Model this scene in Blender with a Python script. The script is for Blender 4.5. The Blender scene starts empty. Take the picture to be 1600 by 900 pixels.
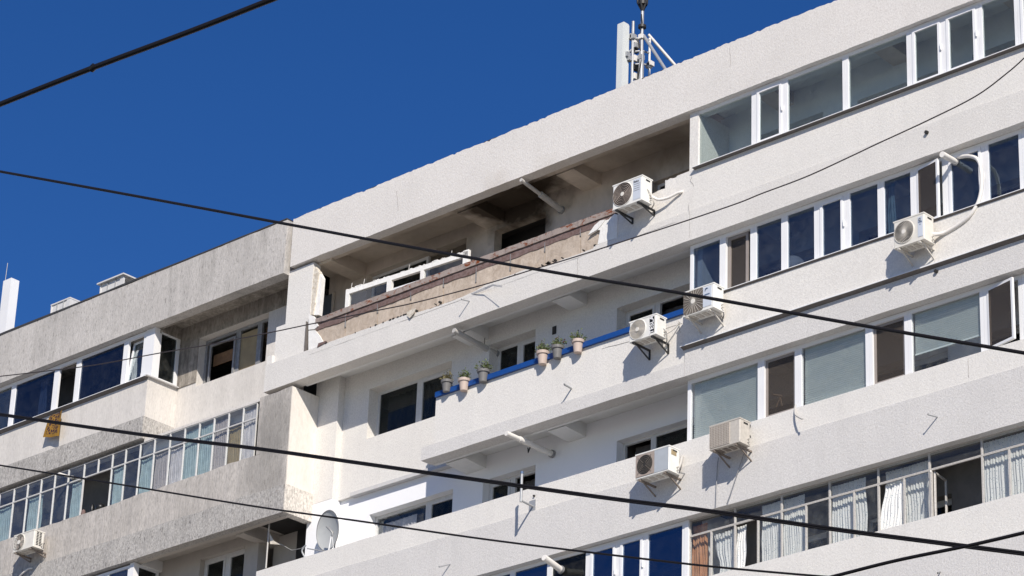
import bpy, bmesh, math, random
import numpy as np
from mathutils import Vector, Matrix
random.seed(7)
sc = bpy.context.scene
R_ = math.radians
# ------------------------------------------------------------------ camera
def rot(a, b, c):
    Rx = np.array([[1,0,0],[0,math.cos(a),-math.sin(a)],[0,math.sin(a),math.cos(a)]])
    Rz = np.array([[math.cos(b),-math.sin(b),0],[math.sin(b),math.cos(b),0],[0,0,1]])
    Rr = np.array([[math.cos(c),-math.sin(c),0],[math.sin(c),math.cos(c),0],[0,0,1]])
    return Rr @ Rx @ np.array([[1,0,0],[0,0,-1],[0,1,0]], float) @ Rz
RC = rot(-0.43207882, -0.76850758, 0.03861747); F = 4849.81034; CP = np.array([0., -40., 0.])
cd = bpy.data.cameras.new('camera'); cam = bpy.data.objects.new('camera', cd)
sc.collection.objects.link(cam); sc.camera = cam
cd.sensor_width = 36; cd.lens = 36 * F / 1600; cd.clip_start = .5; cd.clip_end = 20000
m = Matrix.Identity(4)
for i in range(3):
    m[i][0] = RC[0][i]; m[i][1] = -RC[1][i]; m[i][2] = -RC[2][i]; m[i][3] = CP[i]
cam.matrix_world = m
# ------------------------------------------------------------------ sky, sun, exposure
SUN = Vector((1.18, -1.0, 1.03)).normalized()
w = bpy.data.worlds.new('World'); sc.world = w; w.use_nodes = True
nt = w.node_tree; nt.nodes.clear()
sky = nt.nodes.new('ShaderNodeTexSky'); sky.sky_type = 'NISHITA'; sky.sun_disc = False
sky.sun_elevation = math.asin(SUN.z); sky.sun_rotation = math.atan2(SUN.x, SUN.y)
sky.altitude = 1500; sky.air_density = 1.0; sky.dust_density = 0.0; sky.ozone_density = 4.0
bg = nt.nodes.new('ShaderNodeBackground'); bg.inputs['Strength'].default_value = 0.092
wo = nt.nodes.new('ShaderNodeOutputWorld')
hs = nt.nodes.new('ShaderNodeHueSaturation'); hs.inputs['Hue'].default_value = .513; hs.inputs['Saturation'].default_value = 1.27; hs.inputs['Value'].default_value = 1.0
nt.links.new(sky.outputs[0], hs.inputs['Color']); nt.links.new(hs.outputs[0], bg.inputs[0]); nt.links.new(bg.outputs[0], wo.inputs[0])
ld = bpy.data.lights.new('sun', 'SUN'); ld.energy = 5.0; ld.angle = R_(.53); ld.color = (1, .93, .84)
lo = bpy.data.objects.new('sun', ld); sc.collection.objects.link(lo)
lo.rotation_euler = SUN.to_track_quat('Z', 'Y').to_euler(); lo.location = (20, -60, 60)
sc.view_settings.view_transform = 'Standard'; sc.view_settings.look = 'None'
sc.view_settings.exposure = 0.08; sc.view_settings.gamma = 1
# ------------------------------------------------------------------ survey helpers: photo sight line -> real point on a known wall plane
def P(u, v, y=0.):
    d = RC.T @ np.array([(u-800)/F, (v-450)/F, 1.])
    return Vector(CP + (y+40)/d[1]*d)
def XAT(u, z, y):          # x of the point at height z, depth y seen on the vertical through column u
    k = RC[0] - (u-800)/F*RC[2]
    return -(k[1]*(y+40) + k[2]*z)/k[0]
# ------------------------------------------------------------------ mesh helpers
def link(o): sc.collection.objects.link(o); return o
def tag(o, label=None, cat=None, group=None, kind=None):
    if label: o['label'] = label
    if cat: o['category'] = cat
    if group: o['group'] = group
    if kind: o['kind'] = kind
    return o
def thing(name, label, cat, loc=(0,0,0), group=None):
    o = bpy.data.objects.new(name, None); o.location = loc; o.empty_display_size = .1
    return tag(link(o), label, cat, group)
WLOC = {}
def wloc(o):
    v = Vector((0,0,0))
    while o is not None: v += Vector(o.location); o = o.parent
    return v
class MB:
    def __init__(s): s.v = []; s.f = []; s.sm = []
    def add(s, vs, fs, smooth=False):
        b = len(s.v); s.v += [tuple(v) for v in vs]; s.f += [tuple(i+b for i in f) for f in fs]; s.sm += [smooth]*len(fs); return s
    def box(s, x0, x1, y0, y1, z0, z1):
        return s.add([(x0,y0,z0),(x1,y0,z0),(x1,y1,z0),(x0,y1,z0),(x0,y0,z1),(x1,y0,z1),(x1,y1,z1),(x0,y1,z1)],
                     [(0,3,2,1),(4,5,6,7),(0,1,5,4),(1,2,6,5),(2,3,7,6),(3,0,4,7)])
    def obox(s, o, ax, ay, az):      # oriented box from corner o with edge vectors
        o, ax, ay, az = map(Vector, (o, ax, ay, az)); c = [o, o+ax, o+ax+ay, o+ay]
        return s.add(c + [p+az for p in c], [(0,3,2,1),(4,5,6,7),(0,1,5,4),(1,2,6,5),(2,3,7,6),(3,0,4,7)])
    def prism(s, x0, x1, prof):      # (y,z) profile extruded along x, profile ordered with interior on the left seen from +x
        n = len(prof)
        return s.add([(x0,y,z) for y, z in prof]+[(x1,y,z) for y, z in prof],
                     [(i,(i+1)%n,n+(i+1)%n,n+i) for i in range(n)] + [tuple(reversed(range(n))), tuple(range(n,2*n))])
    def poly(s, pts, dy):            # flat outline of (x,y,z) points given thickness dy in +y
        n = len(pts)
        return s.add(list(pts)+[(x,y+dy,z) for x,y,z in pts], [tuple(range(n)), tuple(reversed(range(n,2*n)))]+[(i,n+i,n+(i+1)%n,(i+1)%n) for i in range(n)])
    def tube(s, path, r, n=8, caps=True):
        path = [Vector(p) for p in path]; rs = r if isinstance(r, (list,tuple)) else [r]*len(path)
        vs = []; up = Vector((.13,.21,.97)).normalized()
        for i, p in enumerate(path):
            t = (path[min(i+1,len(path)-1)]-path[max(i-1,0)]).normalized()
            a = t.cross(up)
            if a.length < .05: a = t.cross(Vector((1,0,0)))
            a.normalize(); b = t.cross(a)
            for k in range(n):
                q = 2*math.pi*k/n; vs.append(p+(a*math.cos(q)+b*math.sin(q))*rs[i])
        fs = [(i*n+k, i*n+(k+1)%n, (i+1)*n+(k+1)%n, (i+1)*n+k) for i in range(len(path)-1) for k in range(n)]
        s.add(vs, fs, True)
        if caps: s.add(vs[:n], [tuple(reversed(range(n)))]); s.add(vs[-n:], [tuple(range(n))])
        return s
    def build(s, name, mat, parent=None, label=None, kind=None):
        off = wloc(parent) if parent else Vector((0,0,0))
        if not parent and s.v:
            a = np.array([tuple(v) for v in s.v]); off = Vector(((a[:,0].min()+a[:,0].max())/2, (a[:,1].min()+a[:,1].max())/2, a[:,2].min()))
        me = bpy.data.meshes.new(name); me.from_pydata([tuple(Vector(v)-off) for v in s.v], [], s.f)
        me.polygons.foreach_set('use_smooth', s.sm); me.materials.append(mat); me.update()
        bm = bmesh.new(); bm.from_mesh(me); bmesh.ops.recalc_face_normals(bm, faces=bm.faces); bm.to_mesh(me); bm.free()
        o = link(bpy.data.objects.new(name, me)); o.parent = parent
        if not parent: o.location = off
        if label: o['label'] = label
        if kind: o['kind'] = kind
        return o
def box(name, mat, parent, *a, **k): return MB().box(*a).build(name, mat, parent, **k)
def inst(src, loc, parent):
    o = link(bpy.data.objects.new(src.name.split('.')[0], src.data)); o.parent = parent; o.location = loc; return o
def rough_band(x0, x1, y0, y1, z0, z1, jt=.006, jb=.004, step=.35, fy=.003, chip=0.0):
    """plaster band: long box whose edges waver like hand-floated render"""
    n = max(2, int((x1-x0)/step)); vs = []; m_ = MB()
    dt = db = 0
    for i in range(n+1):
        x = x0+(x1-x0)*i/n
        dt = .6*dt+random.uniform(-jt, jt); db = .6*db+random.uniform(-jb, jb)
        c = -random.random()*chip if random.random() < .25 else 0
        yy = y0+random.uniform(-fy, fy)
        vs += [(x,yy,z0+db),(x,yy,z1+dt+c),(x,y1,z1+dt),(x,y1,z0+db)]
    fs = [(i*4+k, i*4+4+k, i*4+4+(k+1)%4, i*4+(k+1)%4) for i in range(n) for k in range(4)]
    fs += [(0,1,2,3), (n*4+3,n*4+2,n*4+1,n*4)]
    return m_.add(vs, fs)
def wall_open(x0, x1, y0, y1, z0, z1, ops):
    m_ = MB(); x = x0
    for a, b, c, d in sorted(ops):
        if a > x: m_.box(x, a, y0, y1, z0, z1)
        if c > z0: m_.box(a, b, y0, y1, z0, c)
        if d < z1: m_.box(a, b, y0, y1, d, z1)
        x = b
    if x < x1: m_.box(x, x1, y0, y1, z0, z1)
    return m_
# ------------------------------------------------------------------ materials
def nmat(name):
    mt = bpy.data.materials.new(name); mt.use_nodes = True; t = mt.node_tree; b = t.nodes['Principled BSDF']; return mt, t, b
def N(t, typ, **k):
    n = t.nodes.new(typ)
    for a, v in k.items():
        if a in n.inputs: n.inputs[a].default_value = v
        else: setattr(n, a, v)
    return n
def simple(name, col, rough=.6, metal=0, var=.06, scale=9, bump=0.0, spec=.4):
    mt, t, b = nmat(name); g = N(t, 'ShaderNodeNewGeometry'); n = N(t, 'ShaderNodeTexNoise', Scale=scale, Detail=4)
    t.links.new(g.outputs['Position'], n.inputs['Vector'])
    mx = N(t, 'ShaderNodeMix', data_type='RGBA', blend_type='MIX')
    mx.inputs[6].default_value = (*[c*(1-var*2.2) for c in col], 1); mx.inputs[7].default_value = (*[min(1,c*(1+var)) for c in col], 1)
    t.links.new(n.outputs[0], mx.inputs[0]); t.links.new(mx.outputs[2], b.inputs['Base Color'])
    b.inputs['Roughness'].default_value = rough; b.inputs['Metallic'].default_value = metal
    b.inputs['Specular IOR Level'].default_value = spec
    if bump:
        bp = N(t, 'ShaderNodeBump', Strength=bump, Distance=.01); n2 = N(t, 'ShaderNodeTexNoise', Scale=scale*6, Detail=3)
        t.links.new(g.outputs['Position'], n2.inputs['Vector']); t.links.new(n2.outputs[0], bp.inputs['Height']); t.links.new(bp.outputs[0], b.inputs['Normal'])
    return mt
def plaster(name, col, dark, gscale=(16,16,9), gamt=.25, streak=0.0, stain=.12, bump=.5, pit=0.0, gr=(.38,.68), soot=None, sootcol=(.03,.025,.02), thr=(.35,.7)):
    """stucco: worm-like grain, vertical streaks, broad stains"""
    mt, t, b = nmat(name); L = t.links; g = N(t, 'ShaderNodeNewGeometry')
    def noise(scale, det=3, rough=.55, dist=0.0, sc3=(1,1,1)):
        mp = N(t, 'ShaderNodeMapping'); mp.inputs['Scale'].default_value = sc3; L.new(g.outputs['Position'], mp.inputs['Vector'])
        n = N(t, 'ShaderNodeTexNoise', Scale=scale, Detail=det, Roughness=rough, Distortion=dist); L.new(mp.outputs[0], n.inputs['Vector']); return n.outputs[0]
    def ramp(inp, a, bb):
        r = N(t, 'ShaderNodeMapRange'); r.inputs['From Min'].default_value = a; r.inputs['From Max'].default_value = bb
        r.inputs['To Min'].default_value = 0; r.inputs['To Max'].default_value = 1; L.new(inp, r.inputs['Value']); return r.outputs[0]
    def mul(a, k):
        q = N(t, 'ShaderNodeMath', operation='MULTIPLY'); L.new(a, q.inputs[0])
        if isinstance(k, float): q.inputs[1].default_value = k
        else: L.new(k, q.inputs[1])
        return q.outputs[0]
    def mix(f, a, bb):
        q = N(t, 'ShaderNodeMix', data_type='RGBA'); L.new(f, q.inputs[0])
        for i, v in ((6,a),(7,bb)):
            if isinstance(v, tuple): q.inputs[i].default_value = (*v, 1)
            else: L.new(v, q.inputs[i])
        return q.outputs[2]
    grain = noise(1.0, 4, .65, .6, gscale)
    c = mix(mul(ramp(grain, *gr), gamt), col, dark)
    c = mix(mul(ramp(noise(.55, 5, .6), .45, .75), stain), c, tuple(x*.72 for x in col))
    if streak:
        c = mix(mul(mul(ramp(noise(1.0, 4, .6, .2, (4.3,4.3,.45)), thr[0], thr[1]), ramp(noise(.8, 3), .3, .6)), streak), c, dark)
    if pit:
        c = mix(mul(ramp(noise(1.0, 3, .7, .8, (26,26,8)), .56, .66), pit), c, tuple(x*.35 for x in dark))
    if soot:
        for (cx, cy, cz, rr, am) in soot:
            d = N(t, 'ShaderNodeVectorMath', operation='DISTANCE'); d.inputs[1].default_value = (cx, cy, cz)
            L.new(g.outputs['Position'], d.inputs[0])
            s_ = N(t, 'ShaderNodeMath', operation='ADD'); L.new(d.outputs['Value'], s_.inputs[0]); L.new(mul(noise(1.3, 4), 1.6), s_.inputs[1])
            c = mix(mul(ramp(s_.outputs[0], rr+.9, rr*.75+.55), am), c, sootcol)
    L.new(c, b.inputs['Base Color']); b.inputs['Roughness'].default_value = .9; b.inputs['Specular IOR Level'].default_value = .15
    bp = N(t, 'ShaderNodeBump', Strength=bump, Distance=.012); L.new(grain, bp.inputs['Height'])
    n3 = noise(60, 3); bp2 = N(t, 'ShaderNodeBump', Strength=bump*.5, Distance=.006); L.new(n3, bp2.inputs['Height']); L.new(bp.outputs[0], bp2.inputs['Normal'])
    L.new(bp2.outputs[0], b.inputs['Normal'])
    return mt
def glass(name, tint=(.75,.85,.85), refl=.1, dirt=.04, rtint=(.85,.92,1), flat=0):
    mt = bpy.data.materials.new(name); mt.use_nodes = True; t = mt.node_tree; t.nodes.clear(); L = t.links
    out = N(t, 'ShaderNodeOutputMaterial'); tr = N(t, 'ShaderNodeBsdfTransparent'); tr.inputs[0].default_value = (*tint, 1)
    gl = N(t, 'ShaderNodeBsdfGlossy'); gl.inputs['Roughness'].default_value = .01; gl.inputs[0].default_value = (*rtint, 1)
    g = N(t, 'ShaderNodeNewGeometry'); nz = N(t, 'ShaderNodeTexNoise', Scale=1.3, Detail=1); L.new(g.outputs['Position'], nz.inputs['Vector'])
    bp = N(t, 'ShaderNodeBump', Strength=.02, Distance=.05); L.new(nz.outputs[0], bp.inputs['Height']); L.new(bp.outputs[0], gl.inputs['Normal'])
    l0 = N(t, 'ShaderNodeLayerWeight', Blend=.5); lw = N(t, 'ShaderNodeMath', operation='POWER'); lw.inputs[1].default_value = 3.0; L.new(l0.outputs['Facing'], lw.inputs[0]); mr = N(t, 'ShaderNodeMath', operation='ADD'); mr.inputs[1].default_value = refl+.02; L.new(lw.outputs[0], mr.inputs[0])
    mx = N(t, 'ShaderNodeMixShader'); L.new(mr.outputs[0], mx.inputs[0]); L.new(tr.outputs[0], mx.inputs[1]); L.new(gl.outputs[0], mx.inputs[2])
    df = N(t, 'ShaderNodeBsdfDiffuse'); df.inputs[0].default_value = (.5,.5,.46,1) if not flat else (.2,.175,.155,1)
    n2 = N(t, 'ShaderNodeTexNoise', Scale=5, Detail=6, Roughness=.7); L.new(g.outputs['Position'], n2.inputs['Vector'])
    r = N(t, 'ShaderNodeMapRange'); r.inputs['From Min'].default_value = .4; r.inputs['From Max'].default_value = .8; r.inputs['To Min'].default_value = dirt*.4+flat; r.inputs['To Max'].default_value = dirt*3+flat*1.25; L.new(n2.outputs[0], r.inputs['Value'])
    m2 = N(t, 'ShaderNodeMixShader'); L.new(r.outputs[0], m2.inputs[0]); L.new(mx.outputs[0], m2.inputs[1]); L.new(df.outputs[0], m2.inputs[2]); L.new(m2.outputs[0], out.inputs[0])
    return mt
def curtain_mat(name, col, dot=None, tr=.25):
    mt, t, b = nmat(name); L = t.links; g = N(t, 'ShaderNodeNewGeometry')
    b.inputs['Roughness'].default_value = .9
    n = N(t, 'ShaderNodeTexVoronoi' if dot else 'ShaderNodeTexNoise', Scale=24 if dot else 6); L.new(g.outputs['Position'], n.inputs['Vector'])
    r = N(t, 'ShaderNodeMapRange'); r.inputs['From Min'].default_value = .16 if dot else .3; r.inputs['From Max'].default_value = .26 if dot else .7; L.new(n.outputs[0], r.inputs['Value'])
    q = N(t, 'ShaderNodeMix', data_type='RGBA'); L.new(r.outputs[0], q.inputs[0]); q.inputs[6].default_value = (*(dot or [c*.75 for c in col]),1); q.inputs[7].default_value = (*col,1)
    L.new(q.outputs[2], b.inputs['Base Color'])
    o = t.nodes['Material Output']; tl = N(t, 'ShaderNodeBsdfTranslucent'); L.new(q.outputs[2], tl.inputs[0]); mx = N(t, 'ShaderNodeMixShader'); mx.inputs[0].default_value = tr
    L.new(b.outputs[0], mx.inputs[1]); L.new(tl.outputs[0], mx.inputs[2]); L.new(mx.outputs[0], o.inputs[0])
    return mt
M = {}
M['stucco'] = plaster('light_stucco', (.77,.745,.70), (.42,.40,.375), gscale=(36,36,28), gamt=.38, stain=.22, streak=.14, bump=.6, thr=(.5,.75))
M['stucco_mid'] = plaster('shaded_light_stucco', (.735,.71,.67), (.40,.38,.355), gscale=(36,36,28), gamt=.42, stain=.25, streak=.14, bump=.6, thr=(.5,.75))  # slightly darker copy of light stucco paints in the band's seam shading
M['stucco_low'] = plaster('greyer_shaded_stucco', (.69,.67,.645), (.36,.345,.325), gscale=(36,36,28), gamt=.45, stain=.3, streak=.16, bump=.7, thr=(.5,.75))  # darker copy of light stucco, lower-band shading put into its colour
M['roof_stucco'] = plaster('parapet_stucco', (.75,.72,.68), (.42,.385,.35), gscale=(34,34,22), gamt=.42, stain=.35, streak=.1, bump=.6, thr=(.5,.72), soot=[(-39.2,0,28.0,.4,.2),(-37.9,0,28.0,.3,.16),(-41.5,0,28.0,.2,.12)], sootcol=(.38,.31,.23))
M['weathered'] = plaster('weathered_stucco', (.60,.57,.535), (.29,.275,.255), gscale=(30,30,9), gamt=.5, stain=.6, streak=.6, bump=.8, pit=.45)
M['weathered_smooth'] = plaster('weathered_smooth_render', (.70,.665,.62), (.41,.39,.36), gscale=(30,30,9), gamt=.4, stain=.25, streak=.35, bump=.5, pit=.15)
M['worm'] = plaster('wormy_dirty_render', (.56,.535,.50), (.18,.17,.16), gscale=(30,30,17), gamt=.75, stain=.4, streak=.3, bump=1, pit=.6)
M['grime'] = plaster('grimy_render', (.59,.55,.505), (.24,.225,.205), gscale=(22,22,7), gamt=.55, stain=.4, streak=.5, bump=.8, pit=.35, soot=[(-45.3,0,24.5,.9,.55),(-45.6,0,23.4,.8,.45)], sootcol=(.21,.2,.185))
M['white_paint'] = plaster('fresh_white_paint', (.86,.86,.87), (.78,.78,.79), gamt=.15, stain=.05, bump=.15)
M['inner'] = plaster('loggia_paint', (.76,.76,.74), (.62,.62,.60), gscale=(6,6,3), gamt=.25, stain=.3, bump=.15)
M['inner_burnt'] = plaster('smoke_stained_loggia_paint', (.62,.54,.45), (.42,.36,.29), gscale=(5,5,3), gamt=.4, stain=.5, bump=.2,
     soot=[(-41.8,.8,28.3,1.5,.35),(-39.6,.8,28.3,1.25,.95),(-38.7,.7,28.3,.75,.93),(-36.2,.7,28.35,1.3,.35),(-35.2,1.0,28.3,1.0,.3)], sootcol=(.04,.028,.018))
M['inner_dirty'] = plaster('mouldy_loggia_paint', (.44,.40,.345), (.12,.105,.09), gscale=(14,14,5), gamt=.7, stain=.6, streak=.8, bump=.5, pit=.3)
M['concrete'] = plaster('bare_concrete_panel', (.60,.51,.42), (.34,.265,.2), gscale=(7,7,6), gamt=.7, stain=.9, streak=.45, bump=1, pit=.25)
M['rust'] = plaster('rusty_steel', (.215,.155,.145), (.12,.07,.055), gscale=(12,12,14), gamt=.8, stain=.6, bump=.8, pit=.25)
M['rust_top'] = plaster('flaking_rust', (.34,.285,.255), (.20,.055,.02), gscale=(4.5,4.5,9), gr=(.54,.62), gamt=1.0, stain=.5, bump=1, pit=.35)
M['foam'] = plaster('white_foam', (.84,.83,.80), (.6,.56,.5), gscale=(14,14,9), gamt=.35, stain=.2, bump=.7)
M['foam_dirty'] = plaster('torn_insulation', (.72,.67,.58), (.36,.29,.2), gscale=(10,10,16), gamt=.7, stain=.5, bump=1)
M['pvc'] = simple('white_pvc', (.80,.80,.80), .35, var=.03, scale=3)
M['pvc_shade'] = simple('white_wood_frame', (.66,.65,.63), .5, var=.08, scale=14)
M['taupe'] = simple('brown_inner_frame', (.30,.265,.24), .5)
M['oldframe'] = simple('old_metal_frame', (.60,.57,.53), .6, var=.18, scale=30, bump=.4)
M['oldmetal'] = simple('grey_painted_metal', (.34,.34,.34), .5, metal=.3, var=.2, scale=12)
M['flash'] = simple('metal_sill', (.55,.54,.53), .5, var=.08)
M['underside'] = simple('shade_and_groove_brown', (.16,.145,.135), .8, var=.2)  # dark brown puts shade under sills and ledge; also a groove edge
M['blue'] = simple('blue_paint', (.010,.065,.26), .45, var=.08)
M['ac'] = simple('ac_casing', (.74,.71,.64), .45, var=.1, scale=7)
M['ac_white'] = simple('ac_white_casing', (.80,.79,.74), .4, var=.08, scale=7)
M['ac_old'] = simple('old_ac_casing', (.56,.52,.46), .5, var=.14, scale=20)
M['ac_grey'] = simple('ac_grey_panel', (.42,.45,.48), .4, var=.06)
M['ac_label'] = simple('ac_silver_label', (.58,.62,.68), .3, var=.04)
M['dark'] = simple('dark_cavity', (.03,.028,.026), .7)
M['fan'] = simple('fan_grille_brown', (.17,.145,.12), .6, var=.2, scale=30)
M['grille'] = simple('grille_wire', (.52,.49,.44), .5)
M['fancoil'] = simple('fan_grille_taupe', (.36,.30,.26), .6)
M['bracket'] = simple('bracket_steel', (.58,.55,.50), .5, var=.12, scale=20)
M['black_steel'] = simple('black_bracket', (.03,.03,.03), .5)
M['rust_bracket'] = simple('dirty_bracket', (.24,.20,.17), .7, var=.25, scale=20)
M['black'] = simple('black_rubber', (.012,.012,.012), .38, var=.1)
M['cable'] = simple('cable_sheath', (.013,.011,.011), .5, var=.1, spec=.25)
M['cable_brown'] = simple('faded_cable_sheath', (.045,.035,.034), .5, var=.1)
M['text_white'] = simple('white_print', (.85,.85,.85), .5, var=0)
M['text_blue'] = simple('blue_print', (.09,.14,.24), .5, var=0)
M['text_grey'] = simple('grey_print', (.12,.12,.13), .5, var=0)
M['hose'] = simple('white_hose', (.78,.75,.70), .6, var=.06, scale=30)
M['pipe'] = simple('pvc_drainpipe', (.52,.50,.47), .5, var=.1, scale=8)
M['galv'] = simple('galvanised_steel', (.40,.41,.42), .5, metal=.3, var=.12, scale=12)
M['dish'] = simple('dish_paint', (.50,.51,.50), .45, var=.05)
M['antenna'] = simple('antenna_plastic', (.66,.68,.66), .45, var=.03)
M['pot_beige'] = simple('beige_plastic_pot', (.52,.42,.36), .55, var=.06)
M['pot_grey'] = simple('grey_plastic_pot', (.17,.165,.16), .5, var=.08)
M['leaf'] = simple('leaf_green', (.13,.18,.06), .6, var=.5, scale=30)
M['leaf_dry'] = simple('dry_leaf', (.24,.21,.10), .7, var=.4, scale=30)
M['petal'] = simple('red_petals', (.30,.05,.05), .6)
M['soil'] = simple('potting_soil', (.05,.035,.025), .9)
M['roofing'] = simple('bitumen_roofing', (.05,.05,.052), .8, var=.2)
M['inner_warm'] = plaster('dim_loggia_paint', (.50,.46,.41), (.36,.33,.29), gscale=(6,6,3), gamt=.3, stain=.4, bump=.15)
M['dim'] = plaster('dim_interior_shade', (.22,.205,.19), (.14,.13,.12), gscale=(3,3,2), gamt=.6, stain=.6, bump=.1)  # dark base colour stands in for dimness behind the glazing
M['room'] = simple('room_darkness', (.10,.095,.09), .9)  # near-black colour carries the darkness inside the rooms
M['wood'] = simple('brown_wood', (.24,.13,.06), .5, var=.25, scale=12)
M['ply'] = simple('yellowed_panel', (.36,.28,.16), .6, var=.15, scale=6)
M['doorway_shade'] = simple('doorway_shade_grey', (.085,.10,.11), .6, var=.05)  # doorway gloom put into the colour
M['asphalt'] = simple('asphalt', (.055,.055,.055), .9, var=.2, scale=3)
M['paving'] = simple('pale_paving', (.40,.38,.35), .9, var=.15, scale=2)
M['blind'] = simple('aluminium_blind', (.58,.65,.63), .45, var=.04)
M['glass'] = glass('window_glass', (.96,.97,.97), -.005, .03, (.78,.85,.90))
M['glass_clean'] = glass('clean_window_glass', (.88,.92,.92), .0, .015)
M['glass_blue'] = glass('sky_tinted_glass', (.62,.67,.72), .05, .015, (.62,.76,.95))  # blue in both tints stands in for the sky mirrored by the panes
M['glass_royal'] = glass('strong_sky_tinted_glass', (.35,.42,.55), .13, .006, (.60,.78,1.0))  # stronger blue tint paints in the sky's reflection
M['glass_navy'] = glass('navy_window_glass', (.40,.46,.55), .02, .01, (.55,.62,.75))
M['glass_dark'] = glass('dark_window_glass', (.50,.52,.52), -.01, .02, (.5,.56,.58))
M['mesh_screen'] = glass('brown_screen_glass', (.66,.61,.56), .0, .0, (.35,.35,.35), flat=.16)
M['c_white'] = curtain_mat('dotted_white_curtain', (.88,.88,.86), (.40,.48,.52))
M['c_teal'] = curtain_mat('teal_curtain', (.47,.61,.63))
M['c_grey'] = curtain_mat('grey_lace_curtain', (.50,.46,.45), (.25,.23,.23))
M['c_sheer'] = curtain_mat('sheer_white_curtain', (.80,.77,.78))
M['c_yellow'] = curtain_mat('mustard_curtain', (.42,.33,.17))
M['c_rust'] = curtain_mat('rust_brown_curtain', (.66,.33,.17))
def rug_mat():
    mt, t, b = nmat('patterned_rug'); L = t.links; g = N(t, 'ShaderNodeNewGeometry')
    v = N(t, 'ShaderNodeTexVoronoi', Scale=15, feature='DISTANCE_TO_EDGE'); L.new(g.outputs['Position'], v.inputs['Vector'])
    r = N(t, 'ShaderNodeValToRGB'); r.color_ramp.elements[0].position = .07; r.color_ramp.elements[0].color = (.28,.15,.02,1); r.color_ramp.elements[1].position = .13; r.color_ramp.elements[1].color = (.035,.012,.02,1)
    L.new(v.outputs['Distance'], r.inputs[0]); L.new(r.outputs[0], b.inputs['Base Color']); b.inputs['Roughness'].default_value = .95; return mt
M['rug'] = rug_mat(); M['rug_edge'] = simple('mustard_rug_border', (.28,.15,.02), .95, var=.15)

# ------------------------------------------------------------------ heights of the floors (metres above the camera)
XR = -15.0; XL = -66.0
B10b, B10t = 28.08, 29.22
FL = {9:(25.31,26.80), 8:(22.56,24.06), 7:(19.79,21.27), 6:(17.03,18.55)}
# ------------------------------------------------------------------ ground
tag(box('ground', M['paving'], None, -3000, 3000, -3000, 3000, -1.72, -1.62), kind='structure')
tag(box('road', M['asphalt'], None, -400, 400, -45, -22, -1.616, -1.60), kind='structure')
# ================================================================== WINDOWS
def frame_mb(x0, x1, z0, z1, y, fw, d=.06):
    return MB().box(x0, x0+fw, y, y+d, z0, z1).box(x1-fw, x1, y, y+d, z0, z1).box(x0+fw, x1-fw, y, y+d, z0, z0+fw).box(x0+fw, x1-fw, y, y+d, z1-fw, z1)
def curtain(x0, x1, z0, z1, y, mat, folds=7, amp=.025, spread=0.0, parent=None, name='curtain', skew=0.0, bunch=None):
    n = folds*8; vs = []; rows = 7
    ph = random.random()*6; w1, w2 = random.uniform(.3,.7), random.uniform(1.3,1.8)
    for j in range(rows+1):
        t = j/rows; z = z1+(z0-z1)*t
        for i in range(n+1):
            u = i/n; c = (x0+x1)/2; hw = (x1-x0)/2*(1+spread*t)
            if bunch: hw *= 1-bunch*math.exp(-((t-.62)/.18)**2)
            x = c+(2*u-1)*hw+skew*t+.012*math.sin(9*t+u*3)
            vs.append((x, y+amp*(.6+.5*t)*(math.sin(u*folds*2*math.pi+ph+.5*math.sin(3*t))+.7*math.sin(u*folds*w1*2*math.pi+ph*2+t))+.01*math.sin(5*u+4*t), z))
    fs = [(j*(n+1)+i, j*(n+1)+i+1, (j+1)*(n+1)+i+1, (j+1)*(n+1)+i) for j in range(rows) for i in range(n)]
    return MB().add(vs, fs, True).build(name, mat, parent)
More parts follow.
